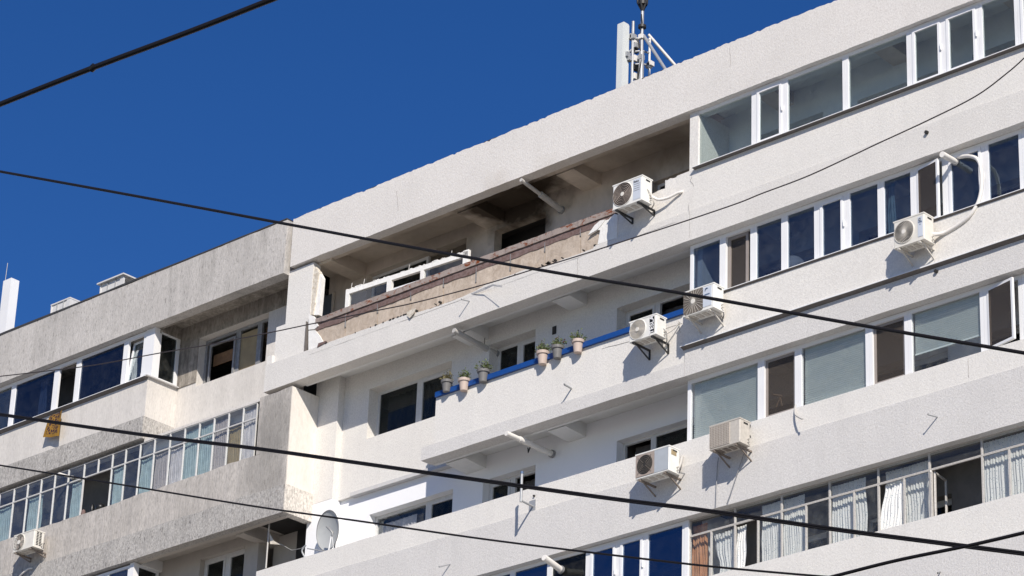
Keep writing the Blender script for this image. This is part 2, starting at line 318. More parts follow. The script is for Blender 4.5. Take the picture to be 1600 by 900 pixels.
def window(B, x0, x1, z0, z1, y, kind='fix', fw=.055, gl='glass', fm='pvc', opn=0, extra=None):
    """one window unit: outer frame (+ sash) with its pane"""
    w_ = frame_mb(x0, x1, z0, z1, y, fw).build('window', M[fm], B)
    ix0, ix1, iz0, iz1 = x0+fw, x1-fw, z0+fw, z1-fw
    if kind in ('fix', 'blind', 'halfblind', 'curtainfix'):
        box('pane', M[gl], w_, ix0, ix1, y+.028, y+.034, iz0, iz1)
    if kind in ('sash', 'sashblind'):
        frame_mb(ix0+.003, ix1-.003, iz0+.003, iz1-.003, y-.018, .052, .06).build('sash', M[fm], w_)
        box('pane', M[gl], w_, ix0+.05, ix1-.05, y+.012, y+.018, iz0+.05, iz1-.05)
        MB().box(x1-fw*.75, x1-fw*.75+.018, y-.05, y-.018, (z0+z1)/2-.06, (z0+z1)/2+.06).build('handle', M['pvc'], w_)
    if kind == 'slide':                 # brown inner sash pushed behind the outer one
        frame_mb(ix0+.004, ix1-.1, iz0+.002, iz1-.002, y+.065, .06, .03).build('sash', M['taupe'], w_)
        box('pane', M['mesh_screen'], w_, ix0+.06, ix1, y+.1, y+.104, iz0, iz1)
    if kind == 'screen':
        frame_mb(ix0+.004, ix1-.004, iz0+.002, iz1-.002, y+.04, .05, .02).build('screen_frame', M['taupe'], w_)
        box('insect_screen', M['mesh_screen'], w_, ix0+.05, ix1-.05, y+.05, y+.053, iz0+.05, iz1-.05)
    if kind in ('outopen', 'tilt'):
        s_ = MB(); ww = ix1-ix0; hh = iz1-iz0
        if kind == 'outopen':           # casement swung out on its left hinge
            a = R_(opn); ux, uy = math.cos(a), -math.sin(a)
            def pt(u, v, dd=0): return Vector((ix0+ux*u-uy*dd*-1, y-.01+uy*u+ux*dd, iz0+v))
            def bar(u0, u1, v0, v1): s_.obox(pt(u0, v0), pt(u1, v0)-pt(u0, v0), Vector((-uy*.045, ux*.045, 0)), Vector((0,0,v1-v0)))
            ww = extra or ww
            bar(0,.045,0,hh); bar(ww-.045,ww,0,hh); bar(.045,ww-.045,0,.045); bar(.045,ww-.045,hh-.045,hh)
            so = s_.build('sash', M[fm], w_)
            MB().obox(pt(.045,.045), pt(ww-.045,.045)-pt(.045,.045), Vector((-uy*.008, ux*.008, 0)), Vector((0,0,hh-.09))).build('pane', M['mesh_screen'], w_)
        else:                           # sash tipped inward at the top, hinged low
            a = R_(opn); 
            def bar(u0, u1, v0, v1): s_.obox((ix0+u0, y+.02+math.sin(a)*v0, iz0+math.cos(a)*v0), (u1-u0,0,0), (0,.045,0), (0, math.sin(a)*(v1-v0), math.cos(a)*(v1-v0)))
            bar(0,.05,0,hh); bar(ww-.05,ww,0,hh); bar(.05,ww-.05,0,.05); bar(.05,ww-.05,hh-.05,hh); s_.build('sash', M[fm], w_)
            MB().obox((ix0+.05, y+.04, iz0+.05), (ww-.1,0,0), (0,.006,0), (0, math.sin(a)*(hh-.1), math.cos(a)*(hh-.1))).build('pane', M[gl], w_)
    if kind in ('blind', 'halfblind', 'sashblind'):
        zb = iz0+(.30*(z1-z0) if kind == 'halfblind' else 0); m_ = MB(); z = iz1
        while z > zb:
            m_.add([(ix0+.01, y+.085, z), (ix1-.01, y+.085, z), (ix1-.01, y+.098, z-.027), (ix0+.01, y+.098, z-.027)], [(0,1,2,3)])
            z -= .039 + random.uniform(-.0008, .0008)
        b_ = m_.build('venetian_blind', M['blind'], w_, kind='stuff')
        if kind == 'halfblind': box('blind_rail', M['blind'], w_, ix0+.01, ix1-.01, y+.08, y+.105, zb-.03, zb)
    return w_
def strip(B, us, kinds, z0, z1, y, zmid=None, gl='glass', fw=.055, **k):
    zmid = zmid or (z0+z1)/2; xs = [XAT(u, zmid, y) for u in us]
    for i, kd in enumerate(kinds):
        kw = dict(k); g_ = gl
        if isinstance(kd, tuple): kd, kw2 = kd; kw.update(kw2); g_ = kw.pop('gl', gl)
        if kd: window(B, xs[i]+.002, xs[i+1]-.002, z0, z1, y, kd, gl=g_, fw=kw.pop('fw', fw), **kw)
    return xs
# ================================================================== RIGHT BUILDING (pale, insulated stucco)
XB = -45.86
RB = thing('apartment_block', 'tall pale stuccoed apartment block with damaged top balcony, filling the right of the view', 'apartment block', (-34, 0, -1.6))
def rb(mb, name, mat, **k): return mb.build(name, M[mat], RB, **k)
# roof parapet: chipped upper edge
rb(rough_band(-45.3, XR, 0, .25, B10b, B10t, jt=.009, jb=.004, step=.07, fy=0, chip=.03), 'roof_parapet', 'roof_stucco')
m_ = MB(); x = -44.6
while x < XR:
    l = random.uniform(.25, 1.3)
    if random.random() < .4: rb(MB().box(x, x+l, .03, .24, B10t-.03, B10t+random.uniform(.008, .022)), 'coping_remnant', 'roofing')
    x += l
rb(MB().box(-45.3, XR, .25, 12, 28.62, 28.8), 'roof_slab', 'roofing')
# balcony bands with upper skin + thicker lower band
def band(name, x0, x1, z0, z1, seam, ylow=0, yup=.03, xup=None, low='stucco_low', up='stucco', t=.16):
    rb(rough_band(x0, x1, ylow, .30, z0, seam), name, low, label='lower edge band of a balcony front')
    if z1 > seam: rb(rough_band(xup or x0, x1, yup, yup+t, seam, z1, jt=.004), name.replace('band', 'parapet'), up)
rb(rough_band(XB, -44.5, 0, .3, 25.31, 25.93), 'balcony_band', 'stucco_mid')
rb(rough_band(-44.5, -36.0, 0, .3, 25.31, 25.80, jt=.001), 'balcony_band', 'stucco_mid')
rb(rough_band(-36.0, XR, 0, .3, 25.31, 25.93), 'balcony_band', 'stucco_mid')
rb(rough_band(-34.45, XR, .03, .2, 25.93, 26.80), 'balcony_parapet', 'stucco')
band('balcony_band', -41.0, -34.18, 22.56, 23.84, 22.84, xup=-40.68, yup=.025)
band('balcony_band', -34.17, XR, 22.56, 24.0, 23.13, yup=-.04, low='stucco_low')
rb(rough_band(-34.21, XR, -.10, .02, 23.124, 23.14, jt=.003, jb=.003), 'drip_ledge', 'pvc')
rb(MB().prism(-34.2, XR, [(-.095,23.118),(-.004,23.118),(-.004,23.085)]), 'ledge_shade_strip', 'underside')  # added dark wedge deepens the shadow beneath the ledge
band('balcony_band', -45.7, XR, 19.79, 21.27, 20.78, yup=.025)
band('balcony_band', -45.7, XR, 17.03, 18.55, 17.9, yup=.025)
for k in range(1, 6):
    rb(rough_band(-45.7, XR, 0, .3, 17.03-2.76*k, 18.55-2.76*k, step=3), 'balcony_parapet', 'stucco')
# slabs / ceilings and floors of every storey
B_ = 1.26
for k in range(-1, 8):
    zb = 25.31-2.76*k
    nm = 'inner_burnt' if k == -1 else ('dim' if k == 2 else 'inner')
    zb = 28.08 if k == -1 else zb
    y1 = 3.4; x0 = -44.5 if k == -1 else (-40.95 if k == 1 else -44.9)
    rb(MB().box(x0, XR, .30, y1, zb+.24, zb+.42), 'ceiling_slab', nm) if k != -1 else (rb(MB().box(-45.4, -34.1, .3, y1, 28.31, 28.5), 'ceiling_slab', 'inner_burnt'), rb(MB().box(-34.1, XR, .3, y1, 28.33, 28.5), 'ceiling_slab', 'inner'))
    # edge beam return behind the band
    rb(MB().box(x0 if k < 1 else (-40.95 if k == 1 else -45.6), XR, .252 if k == -1 else .302, .37, zb+.004, zb+.238), 'edge_beam', nm)
    for bx in (-43.2-2.72, ) if False else ():
        pass
    for bx, hw in ((-40.45,.27), (-37.74,.23), (-32.6,.2), (-29.85,.2), (-27.0,.2), (-24.2,.2), (-21.4,.2), (-18.6,.2)):
        yb = 1.02 if k != -1 else (B_ if bx < -34 else 1.02)
        rb(MB().add([(bx-hw,.422,zb+.006),(bx+hw,.422,zb+.006),(bx+hw,yb,zb-.03),(bx-hw,yb,zb-.03),(bx-hw,.422,zb+.238),(bx+hw,.422,zb+.238),(bx+hw,yb,zb+.238),(bx-hw,yb,zb+.238)],
            [(0,3,2,1),(4,5,6,7),(0,1,5,4),(1,2,6,5),(2,3,7,6),(3,0,4,7)]), 'ceiling_beam', nm)
# left-end beam closing the top loggia ceiling
rb(MB().box(-44.66, -44.28, .252, 1.258, 28.02, 28.308), 'ceiling_beam', 'inner_burnt')
# ---- walls behind the balconies
B_ = 1.26; zA, zB = P(700,382,B_).z, P(853,330,B_).z
ops = {10:[(P(574,440,B_).x,P(729,375,B_).x,26.2,zA),(P(773,357,B_).x,P(853,330,B_).x,25.8,zB),(P(1020,285,B_).x,-34.78,25.8,P(1068,267,B_).z),(-33.3,-31.7,25.6,27.66),(-30.9,-29.0,26.5,27.62),(-28.3,-26.6,25.6,27.66),(-25,-23,25.6,27.5),(-20.5,-18,25.6,27.5)],
       9:[(-43.6,-41.2,23.98,25.10),(-40.15,-38.88,22.9,25.16),(-36.72,-34.75,22.9,25.0),(-33.3,-31.7,22.9,24.9),(-30.9,-29.0,23.6,24.9),(-28.3,-26.6,22.9,24.9),(-25,-23,22.9,24.9),(-20.5,-18,22.9,24.9)],
       8:[(-43.47,-41.08,20.9,22.30),(-40.25,-38.83,20.1,22.27),(-36.72,-34.75,20.1,22.24),(-33.3,-31.7,20.1,22.1),(-30.9,-29.0,20.8,22.1),(-28.3,-26.6,20.1,22.1),(-25,-23,20.1,22.1),(-20.5,-18,20.1,22.1)]}
ops[7] = [(a,b,c-2.76,d-2.76) for a,b,c,d in ops[8]]; ops[6] = [(a,b,c-2.76,d-2.76) for a,b,c,d in ops[7]]
YW = 1.02
rb(wall_open(-45.4, -34.2, B_, 1.48, 25.75, 28.46, ops[10][:3]), 'back_wall', 'inner_burnt')
rb(wall_open(-34.2, XR, 1.02, 1.3, 25.75, 28.46, ops[10][3:]), 'back_wall', 'inner')
rb(MB().box(-41.0, -38.7, 1.9, 2.0, 25.8, 28.3).box(-41.0, -38.7, 1.485, 1.9, 28.1, 28.3), 'burnt_room_wall', 'dark')
rb(MB().box(-36.6, -34.7, 1.6, 1.7, 25.8, 28.3), 'burnt_room_wall', 'dark')
x0_, x1_ = P(498,460,1.25).x, P(520.5,463,1.25).x
rb(MB().box(x0_, x1_, 1.23, 1.258, 25.95, 27.88), 'doorway_shade_sheet', 'doorway_shade')  # flat dark sheet stands in for the shade in an open doorway
rb(MB().box(x1_+.002, x1_+.05, 1.21, 1.258, 25.95, 27.9), 'door_post', 'inner_burnt')
rb(wall_open(-44.35, -40.95, .94, 1.27, 22.79, 25.648, ops[9][:1]), 'back_wall', 'stucco')
rb(wall_open(-40.95, -34.2, .94, 1.27, 22.905, 25.648, ops[9][1:3]), 'back_wall', 'stucco')
rb(wall_open(-34.2, XR, YW, 1.27, 22.79, 25.648, ops[9][3:]), 'back_wall', 'inner')
rb(wall_open(-44.35, XR, YW, 1.27, 20.14, 22.898, ops[8]), 'back_wall', 'white_paint')
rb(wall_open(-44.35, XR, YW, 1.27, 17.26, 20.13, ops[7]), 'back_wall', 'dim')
rb(wall_open(-44.35, XR, YW, 1.27, 14.5, 17.258, ops[6]), 'back_wall', 'inner')
rb(MB().box(-44.35, XR, YW, 1.27, -1.6, 14.498), 'back_wall', 'stucco')
rb(MB().box(-45.05, -44.352, .77, 1.27, 22.79, 25.648), 'corner_pier', 'stucco')
rb(MB().box(-45.08, -44.352, .775, 1.27, -1.6, 22.788), 'corner_pier', 'white_paint')
rb(MB().box(-44.37, -44.1, .90, .938, 22.80, 25.54), 'corner_bead', 'stucco') if False else None
# thin drip strip where the new insulation stops over the white wall
rb(MB().prism(-43.95, -40.7, [(.90,22.86),(.938,22.86),(1.018,22.77),(.885,22.77)]), 'drip_ledge', 'flash')
# parapet skin on the wall below the ninth floor window continues flush
# rooms behind: partitions, dark back
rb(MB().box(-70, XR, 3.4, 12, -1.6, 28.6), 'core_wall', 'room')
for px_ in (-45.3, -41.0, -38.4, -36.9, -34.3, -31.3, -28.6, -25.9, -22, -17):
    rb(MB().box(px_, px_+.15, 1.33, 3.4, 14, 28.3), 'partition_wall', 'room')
for z, y, us in ((25.55, .45, 0), ):
    pass
for k in range(-1, 8):   # balcony floors
    zt = 25.31-2.76*k+.26
    if k == -1: continue
    rb(MB().box(-40.9 if k == 1 else -44.9, XR, .302, 3.4, zt+.18, zt+.2), 'floor_tiles', 'inner')
# side walls closing the loggias on the right
rb(MB().box(-34.2, -33.99, .10, 1.3, 25.95, 28.076), 'side_wall', 'stucco')
rb(MB().box(-34.14, -34.02, .30, 1.02, 22.8, 25.5), 'side_wall', 'inner')
rb(MB().box(-34.14, -34.02, .30, 1.02, 20.05, 22.75), 'side_wall', 'inner')
rb(MB().box(-34.05, -33.93, .40, 1.02, 17.3, 19.98), 'side_wall', 'inner')
# left column of the top loggia
rb(MB().box(-45.42, -44.66, .09, .3, 25.94, 28.03).box(-45.70, -45.42, .09, .87, 25.94, 26.80).box(XB, -45.70, .03, .87, 25.94, 26.14), 'corner_column', 'stucco')
# ragged torn edge of the insulation on the column: layers standing back one behind the other
def jag(pts, y, n=7, a=.006):
    out = []
    for (u0,v0), (u1,v1) in zip(pts, pts[1:]+pts[:1]):
        k = max(1, int(math.hypot(u1-u0, v1-v0)/n))
        for i in range(k):
            p = P(u0+(u1-u0)*i/k, v0+(v1-v0)*i/k, y); out.append((p.x+random.uniform(-a,a), y, p.z+random.uniform(-a,a)))
    return out
rb(MB().poly(jag([(493,416),(498,426),(496,440),(493,465),(489,491),(484,492),(486,465),(489,440),(491,425)], .10), .1), 'torn_insulation', 'foam_dirty')
rb(MB().poly(jag([(497,422),(503,434),(501,460),(498,492),(490,492),(493,465),(496,442)], .13, a=.004), .1), 'torn_insulation', 'foam')
rb(MB().poly(jag([(482,491),(488,493),(493,498),(497,509),(491,514),(482,515)], .02), .07), 'torn_insulation_piece', 'foam')
rb(MB().poly(jag([(482,516.5),(492,516),(499,525),(507,538),(500,543),(482,547)], .03), .07), 'torn_insulation_piece', 'foam')
rb(MB().box(-44.675, -44.66, .0, .1, 25.93, 26.62), 'broken_skin_edge', 'underside')
rb(MB().poly([(-44.25,-.02,25.90),(-44.22,-.02,25.985),(-44.0,-.02,25.98),(-44.02,-.02,25.93)], .05), 'broken_mortar', 'rust')
# lower stucco skin of the damaged balcony: broken upper edge at various heights
m_ = MB(); x = -44.5; zt = []
while x < -34.4: zt.append((x, 25.925+random.uniform(-.008,.008)-(.075*math.sin((x+41.6)/2.1*math.pi)**.6 if -41.6 < x < -39.5 else 0)-(.05 if -38.0 < x < -36.5 else 0)+(.03 if -39.5 < x < -38 else 0))); x += random.uniform(.05, .18)
zt.append((-34.4, 25.96))
for (xa, za), (xb, zb) in zip(zt[:-1], zt[1:]): m_.add([(xa,-.004,25.80),(xb,-.004,25.80),(xb,-.004,zb),(xa,-.004,za),(xa,.05,25.80),(xb,.05,25.80),(xb,.05,zb),(xa,.05,za)], [(0,1,2,3),(7,6,5,4),(3,2,6,7)])
rb(m_, 'broken_stucco_edge', 'stucco_mid')
# bare concrete panels
xs = [-44.42,-43.50,-42.55,-41.58,-40.65,-39.73,-38.79,-37.86,-36.92,-35.98]
for a, b in zip(xs[:-1], xs[1:]):
    rb(rough_band(a+.012, b-.012, .062+random.uniform(-.006,.006), .14, 25.90, 26.36, jt=.01, jb=0, step=.2), 'concrete_panel', 'concrete')
rb(MB().box(-44.42, -35.98, .1, .16, 25.90, 26.5), 'panel_backing', 'rust')
# rusty steel edge channel in lengths: lower web and flaking upper flange
xq = -44.40
while xq < -36.05:
    l = min(random.choice((.94, .94, 1.88)), -35.98-xq)
    rb(rough_band(xq+.004, xq+l-.004, .045, .12, 26.345+random.uniform(-.012,.012), 26.478, jt=.002, jb=.012, step=.1), 'rusty_channel', 'rust')
    rb(rough_band(xq+.004, xq+l-.004, .018, .12, 26.487, 26.612, jt=.006, jb=.002, step=.06, fy=.004), 'rusty_channel', 'rust_top'); xq += l
for x in xs[1:-1]: rb(MB().box(x-.006, x+.006, .038, .07, 26.2+random.uniform(-.12,.1), 26.42+random.uniform(0,.04)), 'panel_joint_strip', 'oldmetal')
# loose rubble on the lip
m_ = MB()
for i in range(34):
    x = random.choice((random.uniform(-44.2,-36.2), random.gauss(-37.6,.4), random.gauss(-42,.3))); s_ = random.uniform(.008,.03)
    if -44.2 < x < -36: m_.box(x, x+s_*1.6, -.012, .05, 25.915, 25.92+s_)
rb(m_, 'rubble', 'dark', kind='stuff')
# torn foam at the right end
rb(MB().poly([(-36.60,0,26.24),(-36.5,0,26.36),(-36.35,0,26.40),(-36.15,0,26.385),(-36.0,0,26.46),(-35.92,0,26.42),(-35.92,0,25.93),(-36.42,0,25.93),(-36.36,0,26.22),(-36.45,0,26.26)], .075), 'torn_insulation_piece', 'foam')
rb(MB().poly([(-36.66,-.015,26.20),(-36.6,-.015,26.27),(-36.5,-.015,26.36),(-36.36,-.015,26.42),(-36.22,-.015,26.40),(-36.3,-.015,26.33),(-36.42,-.015,26.25)], .05), 'torn_insulation_piece', 'foam')
rb(rough_band(-35.93, -34.43, .03, .2, 25.93, 26.62, jt=.03, step=.09), 'balcony_parapet', 'stucco')
rb(rough_band(-34.75, -34.43, .035, .2, 26.55, 26.80, jt=.035, step=.06), 'broken_parapet_top', 'stucco')
# plaster flap peeling off below the channel
f0, f1 = P(748,457,-.02), P(778,444,-.16)
rb(MB().add([P(735,459,-.005),P(757,449,-.09),P(770,444,-.2),P(785,446,-.27),P(784,449,-.26),P(770,447,-.19),P(758,453,-.08),P(738,461,-.003)], [(0,1,6,7),(1,2,5,6),(2,3,4,5)]), 'peeling_plaster', 'stucco_low')
rb(MB().add([P(635,487,-.005),P(650,481,-.03),P(648,488,-.05),P(640,497,-.04),P(636,494,-.02)], [(0,1,2,3,4)]), 'peeling_plaster', 'foam_dirty')
# ---- the pulled-out window frame standing on the damaged parapet
a, b = Vector((P(540,460,.30).x,.30,0)), Vector((P(731,395,.53).x,.53,0)); ux = (b-a).normalized(); ln = (b-a).length; uy = Vector((-ux.y,ux.x,0))
m_ = MB()
def wb(u0,u1,z0,z1,d=.07): m_.obox(a+ux*u0+Vector((0,0,z0)), ux*(u1-u0), uy*d, Vector((0,0,z1-z0)))
wb(0,ln,27.10,27.21); wb(0,.10,26.1,27.10); wb(ln-.13,ln+.02,26.85,27.24); wb(ln*.345,ln*.345+.13,26.3,27.10); wb(ln*.62,ln*.62+.09,26.55,27.10)
for i in range(26):
    u = random.uniform(0,ln); m_.obox(a+ux*u+Vector((0,0,27.205)), ux*random.uniform(.02,.12), uy*.04, Vector((0,0,random.uniform(.008,.035))))
for u in (.5,1.75,2.9,.15): m_.tube([a+ux*u+Vector((0,0,27.2)), a+ux*(u+.02)+Vector((0,.0,27.33))], .006, 4)
torn = rb(m_, 'torn_out_window_frame', 'foam', label='pulled out white window frame with foam remains')
m_ = MB()
def wb2(u0,u1,z0,z1): m_.obox(a+ux*u0+Vector((0,.03,z0)), ux*(u1-u0), uy*.008, Vector((0,0,z1-z0)))
wb2(.1,ln*.345,26.2,27.1); m_.build('pane', M['glass'], torn)
m_ = MB(); wb2(ln*.62+.09,ln-.13,26.5,27.08); m_.build('pane', M['glass'], torn)
m_ = MB()
m_.obox(a+ux*(ln*.345+.15)+Vector((0,.02,26.85)), ux*(ln*.26), uy*.05, Vector((0,0,.06))); m_.build('sash', M['pvc'], torn)
# ---- windows in the back walls (seen inside the loggias)
YB = 1.2
def inner_windows(lst, z=0):
    for x0, x1, z0, z1, kd, kw in lst:
        kw = dict(kw); window(RB, x0+.002, x1-.002, z0, z1, YB, kd, fm='pvc_shade', gl=kw.pop('gl2', 'glass_dark'), fw=.06, **kw)
inner_windows([(-43.6,-42.38,23.98,25.10,'fix',{}),(-42.38,-41.42,23.98,25.10,'sash',{}),(-41.42,-41.2,23.98,25.10,'fix',{}),
  (-40.15,-39.55,22.9,25.16,'fix',{}),(-39.55,-38.88,22.9,25.16,'sash',{}),
  (-36.72,-35.9,22.9,25.0,'sash',{}),(-35.9,-34.75,22.9,25.0,'tilt',dict(opn=9)),
  (-43.47,-41.95,20.9,22.30,'fix',dict(gl2='glass')),(-41.95,-41.08,20.9,22.30,'sash',{}),
  (-40.25,-39.6,20.1,22.27,'sash',{}),(-39.6,-38.83,20.1,22.27,'tilt',dict(opn=12)),
  (-36.72,-35.95,20.1,22.24,'tilt',dict(opn=8)),(-35.95,-34.75,20.1,22.24,'fix',{}),
  ])
for a_, b_, z0, z1 in (ops[10][2], (ops[10][0][0], ops[10][0][0]+1.7, 26.2, zA)): window(RB, a_+.003, b_-.003, z0, z1-.003, 1.40, 'fix', fm='pvc_shade', gl='glass_dark', fw=.06)
for fl in (10, 9, 8, 7):
    for x0, x1, z0, z1 in ops[fl][3:]:
        c = (x0+x1)/2; inner_windows([(x0,c,z0,z1,'fix',{}),(c,x1,z0,z1,'sash',{})])
for x0, x1, z0, z1 in ops[7][:3]: inner_windows([(x0,x1,z0,z1,'fix',{})])
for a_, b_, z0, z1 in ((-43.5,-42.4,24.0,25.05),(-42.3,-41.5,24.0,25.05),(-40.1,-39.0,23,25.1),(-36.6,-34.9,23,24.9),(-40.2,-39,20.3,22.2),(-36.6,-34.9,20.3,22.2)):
    curtain(a_, b_, z0, z1, 1.45, M['room'], parent=RB, name='room_dark_sheet')  # added dark sheets fill the panes with room darkness
# ---- glazed bays, right part
G10 = strip(RB, [1086,1178.5,1226,1321,1421.5,1474.5,1530,1590,1642,1700,1800,1860,1920,2010], ['fix','sash','fix','fix','sash','sash','fix','sash','fix','fix','sash','fix','fix'], 26.815, 28.078, .12, gl='glass_clean', fw=.065)
rb(MB().prism(-34.02, XR, [(-.065,26.79),(-.06,26.805),(.13,26.828),(.13,26.812)]), 'window_sill', 'pvc')
rb(MB().prism(-34.0, XR, [(-.058,26.78),(-.058,26.789),(.028,26.802),(.028,26.775)]), 'sill_shade_strip', 'underside')  # dark wedge stands in for the shade below the sill
rb(MB().box(-33.98, XR, .15, .3, 28.0, 28.3), 'lintel', 'inner')
G9 = strip(RB, [1078,1129,1177,1225.5,1277,1323,1376.5,1428,1478,1539.5,1598,1650,1702,1760,1820,1900,2000], ['fix','slide','fix','fix','sash','fix','fix',('outopen',dict(opn=12)),'sash','fix','fix','sash','fix','fix','fix','fix'], 24.01, 25.306, .19, gl='glass_blue', fw=.07)
rb(MB().prism(-34.06, XR, [(-.085,23.985),(-.08,23.999),(.2,24.02),(.2,24.002)]), 'window_sill', 'pvc')
rb(MB().prism(-34.05, XR, [(-.08,23.978),(-.08,23.983),(-.042,23.985),(-.042,23.955)]), 'sill_shade_strip', 'underside')
G8 = strip(RB, [1074,1189,1247,1358,1419,1537.5,1598,1650,1720,1800,1900,2000], ['blind','screen','blind',('screen',dict()),'halfblind',('outopen',dict(opn=13)),'fix','blind','fix','blind','fix'], 21.272, 22.556, .19, fw=.075)
G7 = strip(RB, [690,745,800,858.5,919,965.5,1008.5,1070], ['fix','fix','fix',('fix',dict(gl='glass_dark')),'sash','sash','fix'], 18.552, 19.786, .15, gl='glass_royal', fw=.06, zmid=19.5)
# old thin-framed glazing with a transom on the seventh floor
def grid_glazing(B, us, z0, zt, z1, y, openc=(), opent=(), fm='oldframe', gl='glass', t=.022, ztm=None):
    xs = [XAT(u, ztm or zt, y) for u in us]
    for i in range(len(xs)-1):
        for (za, zb, skip) in ((z0, zt, i in openc), (zt, z1, i in opent)):
            w_ = frame_mb(xs[i]+.002, xs[i+1]-.002, za+.002, zb-.002, y, t, .035).build('window', M[fm], B)
            if not skip: box('pane', M[gl], w_, xs[i]+t, xs[i+1]-t, y+.015, y+.02, za+t, zb-t)
    return xs
def grid2(B, mains, lows, z0, zt, z1, y, openc=(), fm='oldframe', gl='glass', t=.015, d=.035):
    """thin steel glazing: tall posts, a transom, intermediate posts below it only"""
    ux = lambda u: XAT(u, zt, y); ms = [ux(u) for u in mains]; ls = [ux(u) for u in lows]
    for a_, b_ in zip(ms, ms[1:]):
        w_ = frame_mb(a_+.002, b_-.002, zt+.002, z1-.002, y, t, d).build('window', M[fm], B); box('pane', M[gl], w_, a_+t, b_-t, y+.015, y+.02, zt+t, z1-t)
    for i_, (a_, b_) in enumerate(zip(ls, ls[1:])):
        w_ = frame_mb(a_+.002, b_-.002, z0+.002, zt-.002, y, t, d).build('window', M[fm], B)
        if i_ not in openc: box('pane', M[gl], w_, a_+t, b_-t, y+.015, y+.02, z0+t, zt-t)
    return ls
G7b = grid2(RB, [1077,1148,1221,1296,1372,1452,1534,1620,1710,1820,1930], [1077,1111,1148,1184,1221,1259,1296,1334,1372,1412,1452,1534,1576,1620,1665,1710,1760,1820,1875,1930], 18.552, 19.47, 19.786, .17, openc=(2,8,10))
rb(MB().box(G7[-1]+.0, G7b[0], .14, .24, 18.552, 19.786), 'window_post', 'pvc')
s_ = MB(); xh = G7b[10]+.06; ca, sa = math.cos(R_(100)), math.sin(R_(100))
for (q0,q1,za,zb) in ((0,.03,18.6,19.44),(.42,.45,18.6,19.44),(.03,.42,18.6,18.63),(.03,.42,19.41,19.44)): s_.obox((xh+q0*ca,.21+q0*sa,za),((q1-q0)*ca,(q1-q0)*sa,0),(.028,.01,0),(0,0,zb-za))
rb(s_, 'casement', 'oldframe')
rb(MB().box(xh-.035, xh-.01, .15, .2, 18.56, 19.46), 'window_post', 'oldframe')
rb(MB().tube([(xh,.1,19.38),(xh+.1,-.02,19.36),(xh+.14,-.06,19.30)], .014, 6), 'casement_stay', 'hose')
# ================================================================== LEFT BUILDING (older, weathered)
LB = thing('apartment_block', 'older weathered grey apartment block with stained render, left half of the view', 'apartment block', (-50, 0, -1.6))
def lb(mb, name, mat, **k): return mb.build(name, M[mat], LB, **k)
XC = -49.77; XE = -44.95
lb(rough_band(XL, -45.42, -.07, .2, 27.95, 29.22, jt=.01, jb=.004, step=.3, chip=.015), 'roof_parapet', 'weathered')
lb(rough_band(XL, -45.42, -.08, .24, 29.222, 29.262, jt=.008, step=.5), 'roof_flashing', 'roofing')
lb(MB().box(XL, -45.4, .2, 12, 28.62, 28.82), 'roof_slab', 'roofing')
lb(MB().box(XL, -45.45, .2, .3, 27.97, 28.2), 'edge_beam', 'inner_dirty')
# bays (floors 10 and 8 glazed bay + recess), floor 9 fully glazed
def bay(z0, seam, z1, low, up):
    lb(rough_band(XL, XC, -.02, .3, z0, seam, jt=.002), 'balcony_band', low); lb(MB().box(XC-.3, XC, .3, .868, z0, seam), 'balcony_band', low)
    lb(rough_band(XL, XC, 0, .2, seam, z1, jt=.004), 'balcony_parapet', up); lb(MB().box(XC-.2, XC-.003, .2, .868, seam, z1), 'balcony_parapet', up)
bay(25.25, 25.77, 26.70, 'worm', 'weathered_smooth')
lb(MB().prism(XL, XC+.02, [(-.10,26.70),(-.095,26.714),(.1,26.735),(.1,26.715)]), 'window_sill', 'pvc')
lb(MB().prism(XL, XC, [(-.09,26.69),(-.09,26.699),(-.001,26.705),(-.001,26.65)]), 'sill_shade_strip', 'underside')
lb(MB().obox((XC-.05,-.09,26.703),(.12,0,0),(0,.96,0),(0,0,.025)), 'window_sill', 'flash')
lb(wall_open(XC-.3, XB-.005, .87, 1.13, 25.0, 28.3, [(-49.14,-46.87,26.60,27.76)]), 'recess_wall', 'weathered_smooth')
lb(MB().box(XC-.3, XB-.005, .845, .868, 27.77, 28.3).box(XC, -49.145, .85, .868, 26.7, 27.768), 'recess_wall', 'inner_dirty')
lb(MB().box(XL, XB, .3, 3.4, 28.16, 28.3), 'ceiling_slab', 'inner_dirty')
lb(MB().box(XC-.12, XC+.02, .3, .845, 27.9, 28.158), 'ceiling_beam', 'inner_dirty')
lb(MB().box(XL, XC-.005, .2, .28, 27.86, 27.96), 'lintel', 'inner_dirty')
us = [17.5,85.5,120,194,226]; xs = [XL]+[XAT(u, 27.25, .1) for u in us]
for i, kd in enumerate(['fix','fix','open','fix','tilt']):
    if i == 0:
        for a_, b_ in ((-57.6,xs[1]),(-60,-57.6),(-63,-60),(XL,-63)): window(LB, a_+.002, b_-.002, 26.735, 27.94, .1, 'fix', gl='glass_clean', fw=.07)
    else: window(LB, xs[i]+.002, xs[i+1]-.002, 26.735, 27.94, .1, kd, gl='glass_navy' if kd == 'fix' else 'glass_clean', fw=.085 if i != 3 else .075, opn=7)
lb(MB().box(xs[-1]+.002, XC-.002, .09, .24, 26.735, 27.95), 'corner_post', 'pvc')
lb(MB().box(XC-.09, XC-.01, .24, .3, 26.735, 27.95).box(XC-.09, XC-.01, .76, .845, 26.735, 27.95).box(XC-.09, XC-.01, .3, .76, 26.735, 26.79).box(XC-.09, XC-.01, .3, .76, 27.87, 27.95), 'side_window', 'pvc')
box('pane', M['glass_dark'], LB, XC-.06, XC-.05, .3, .76, 26.79, 27.87)
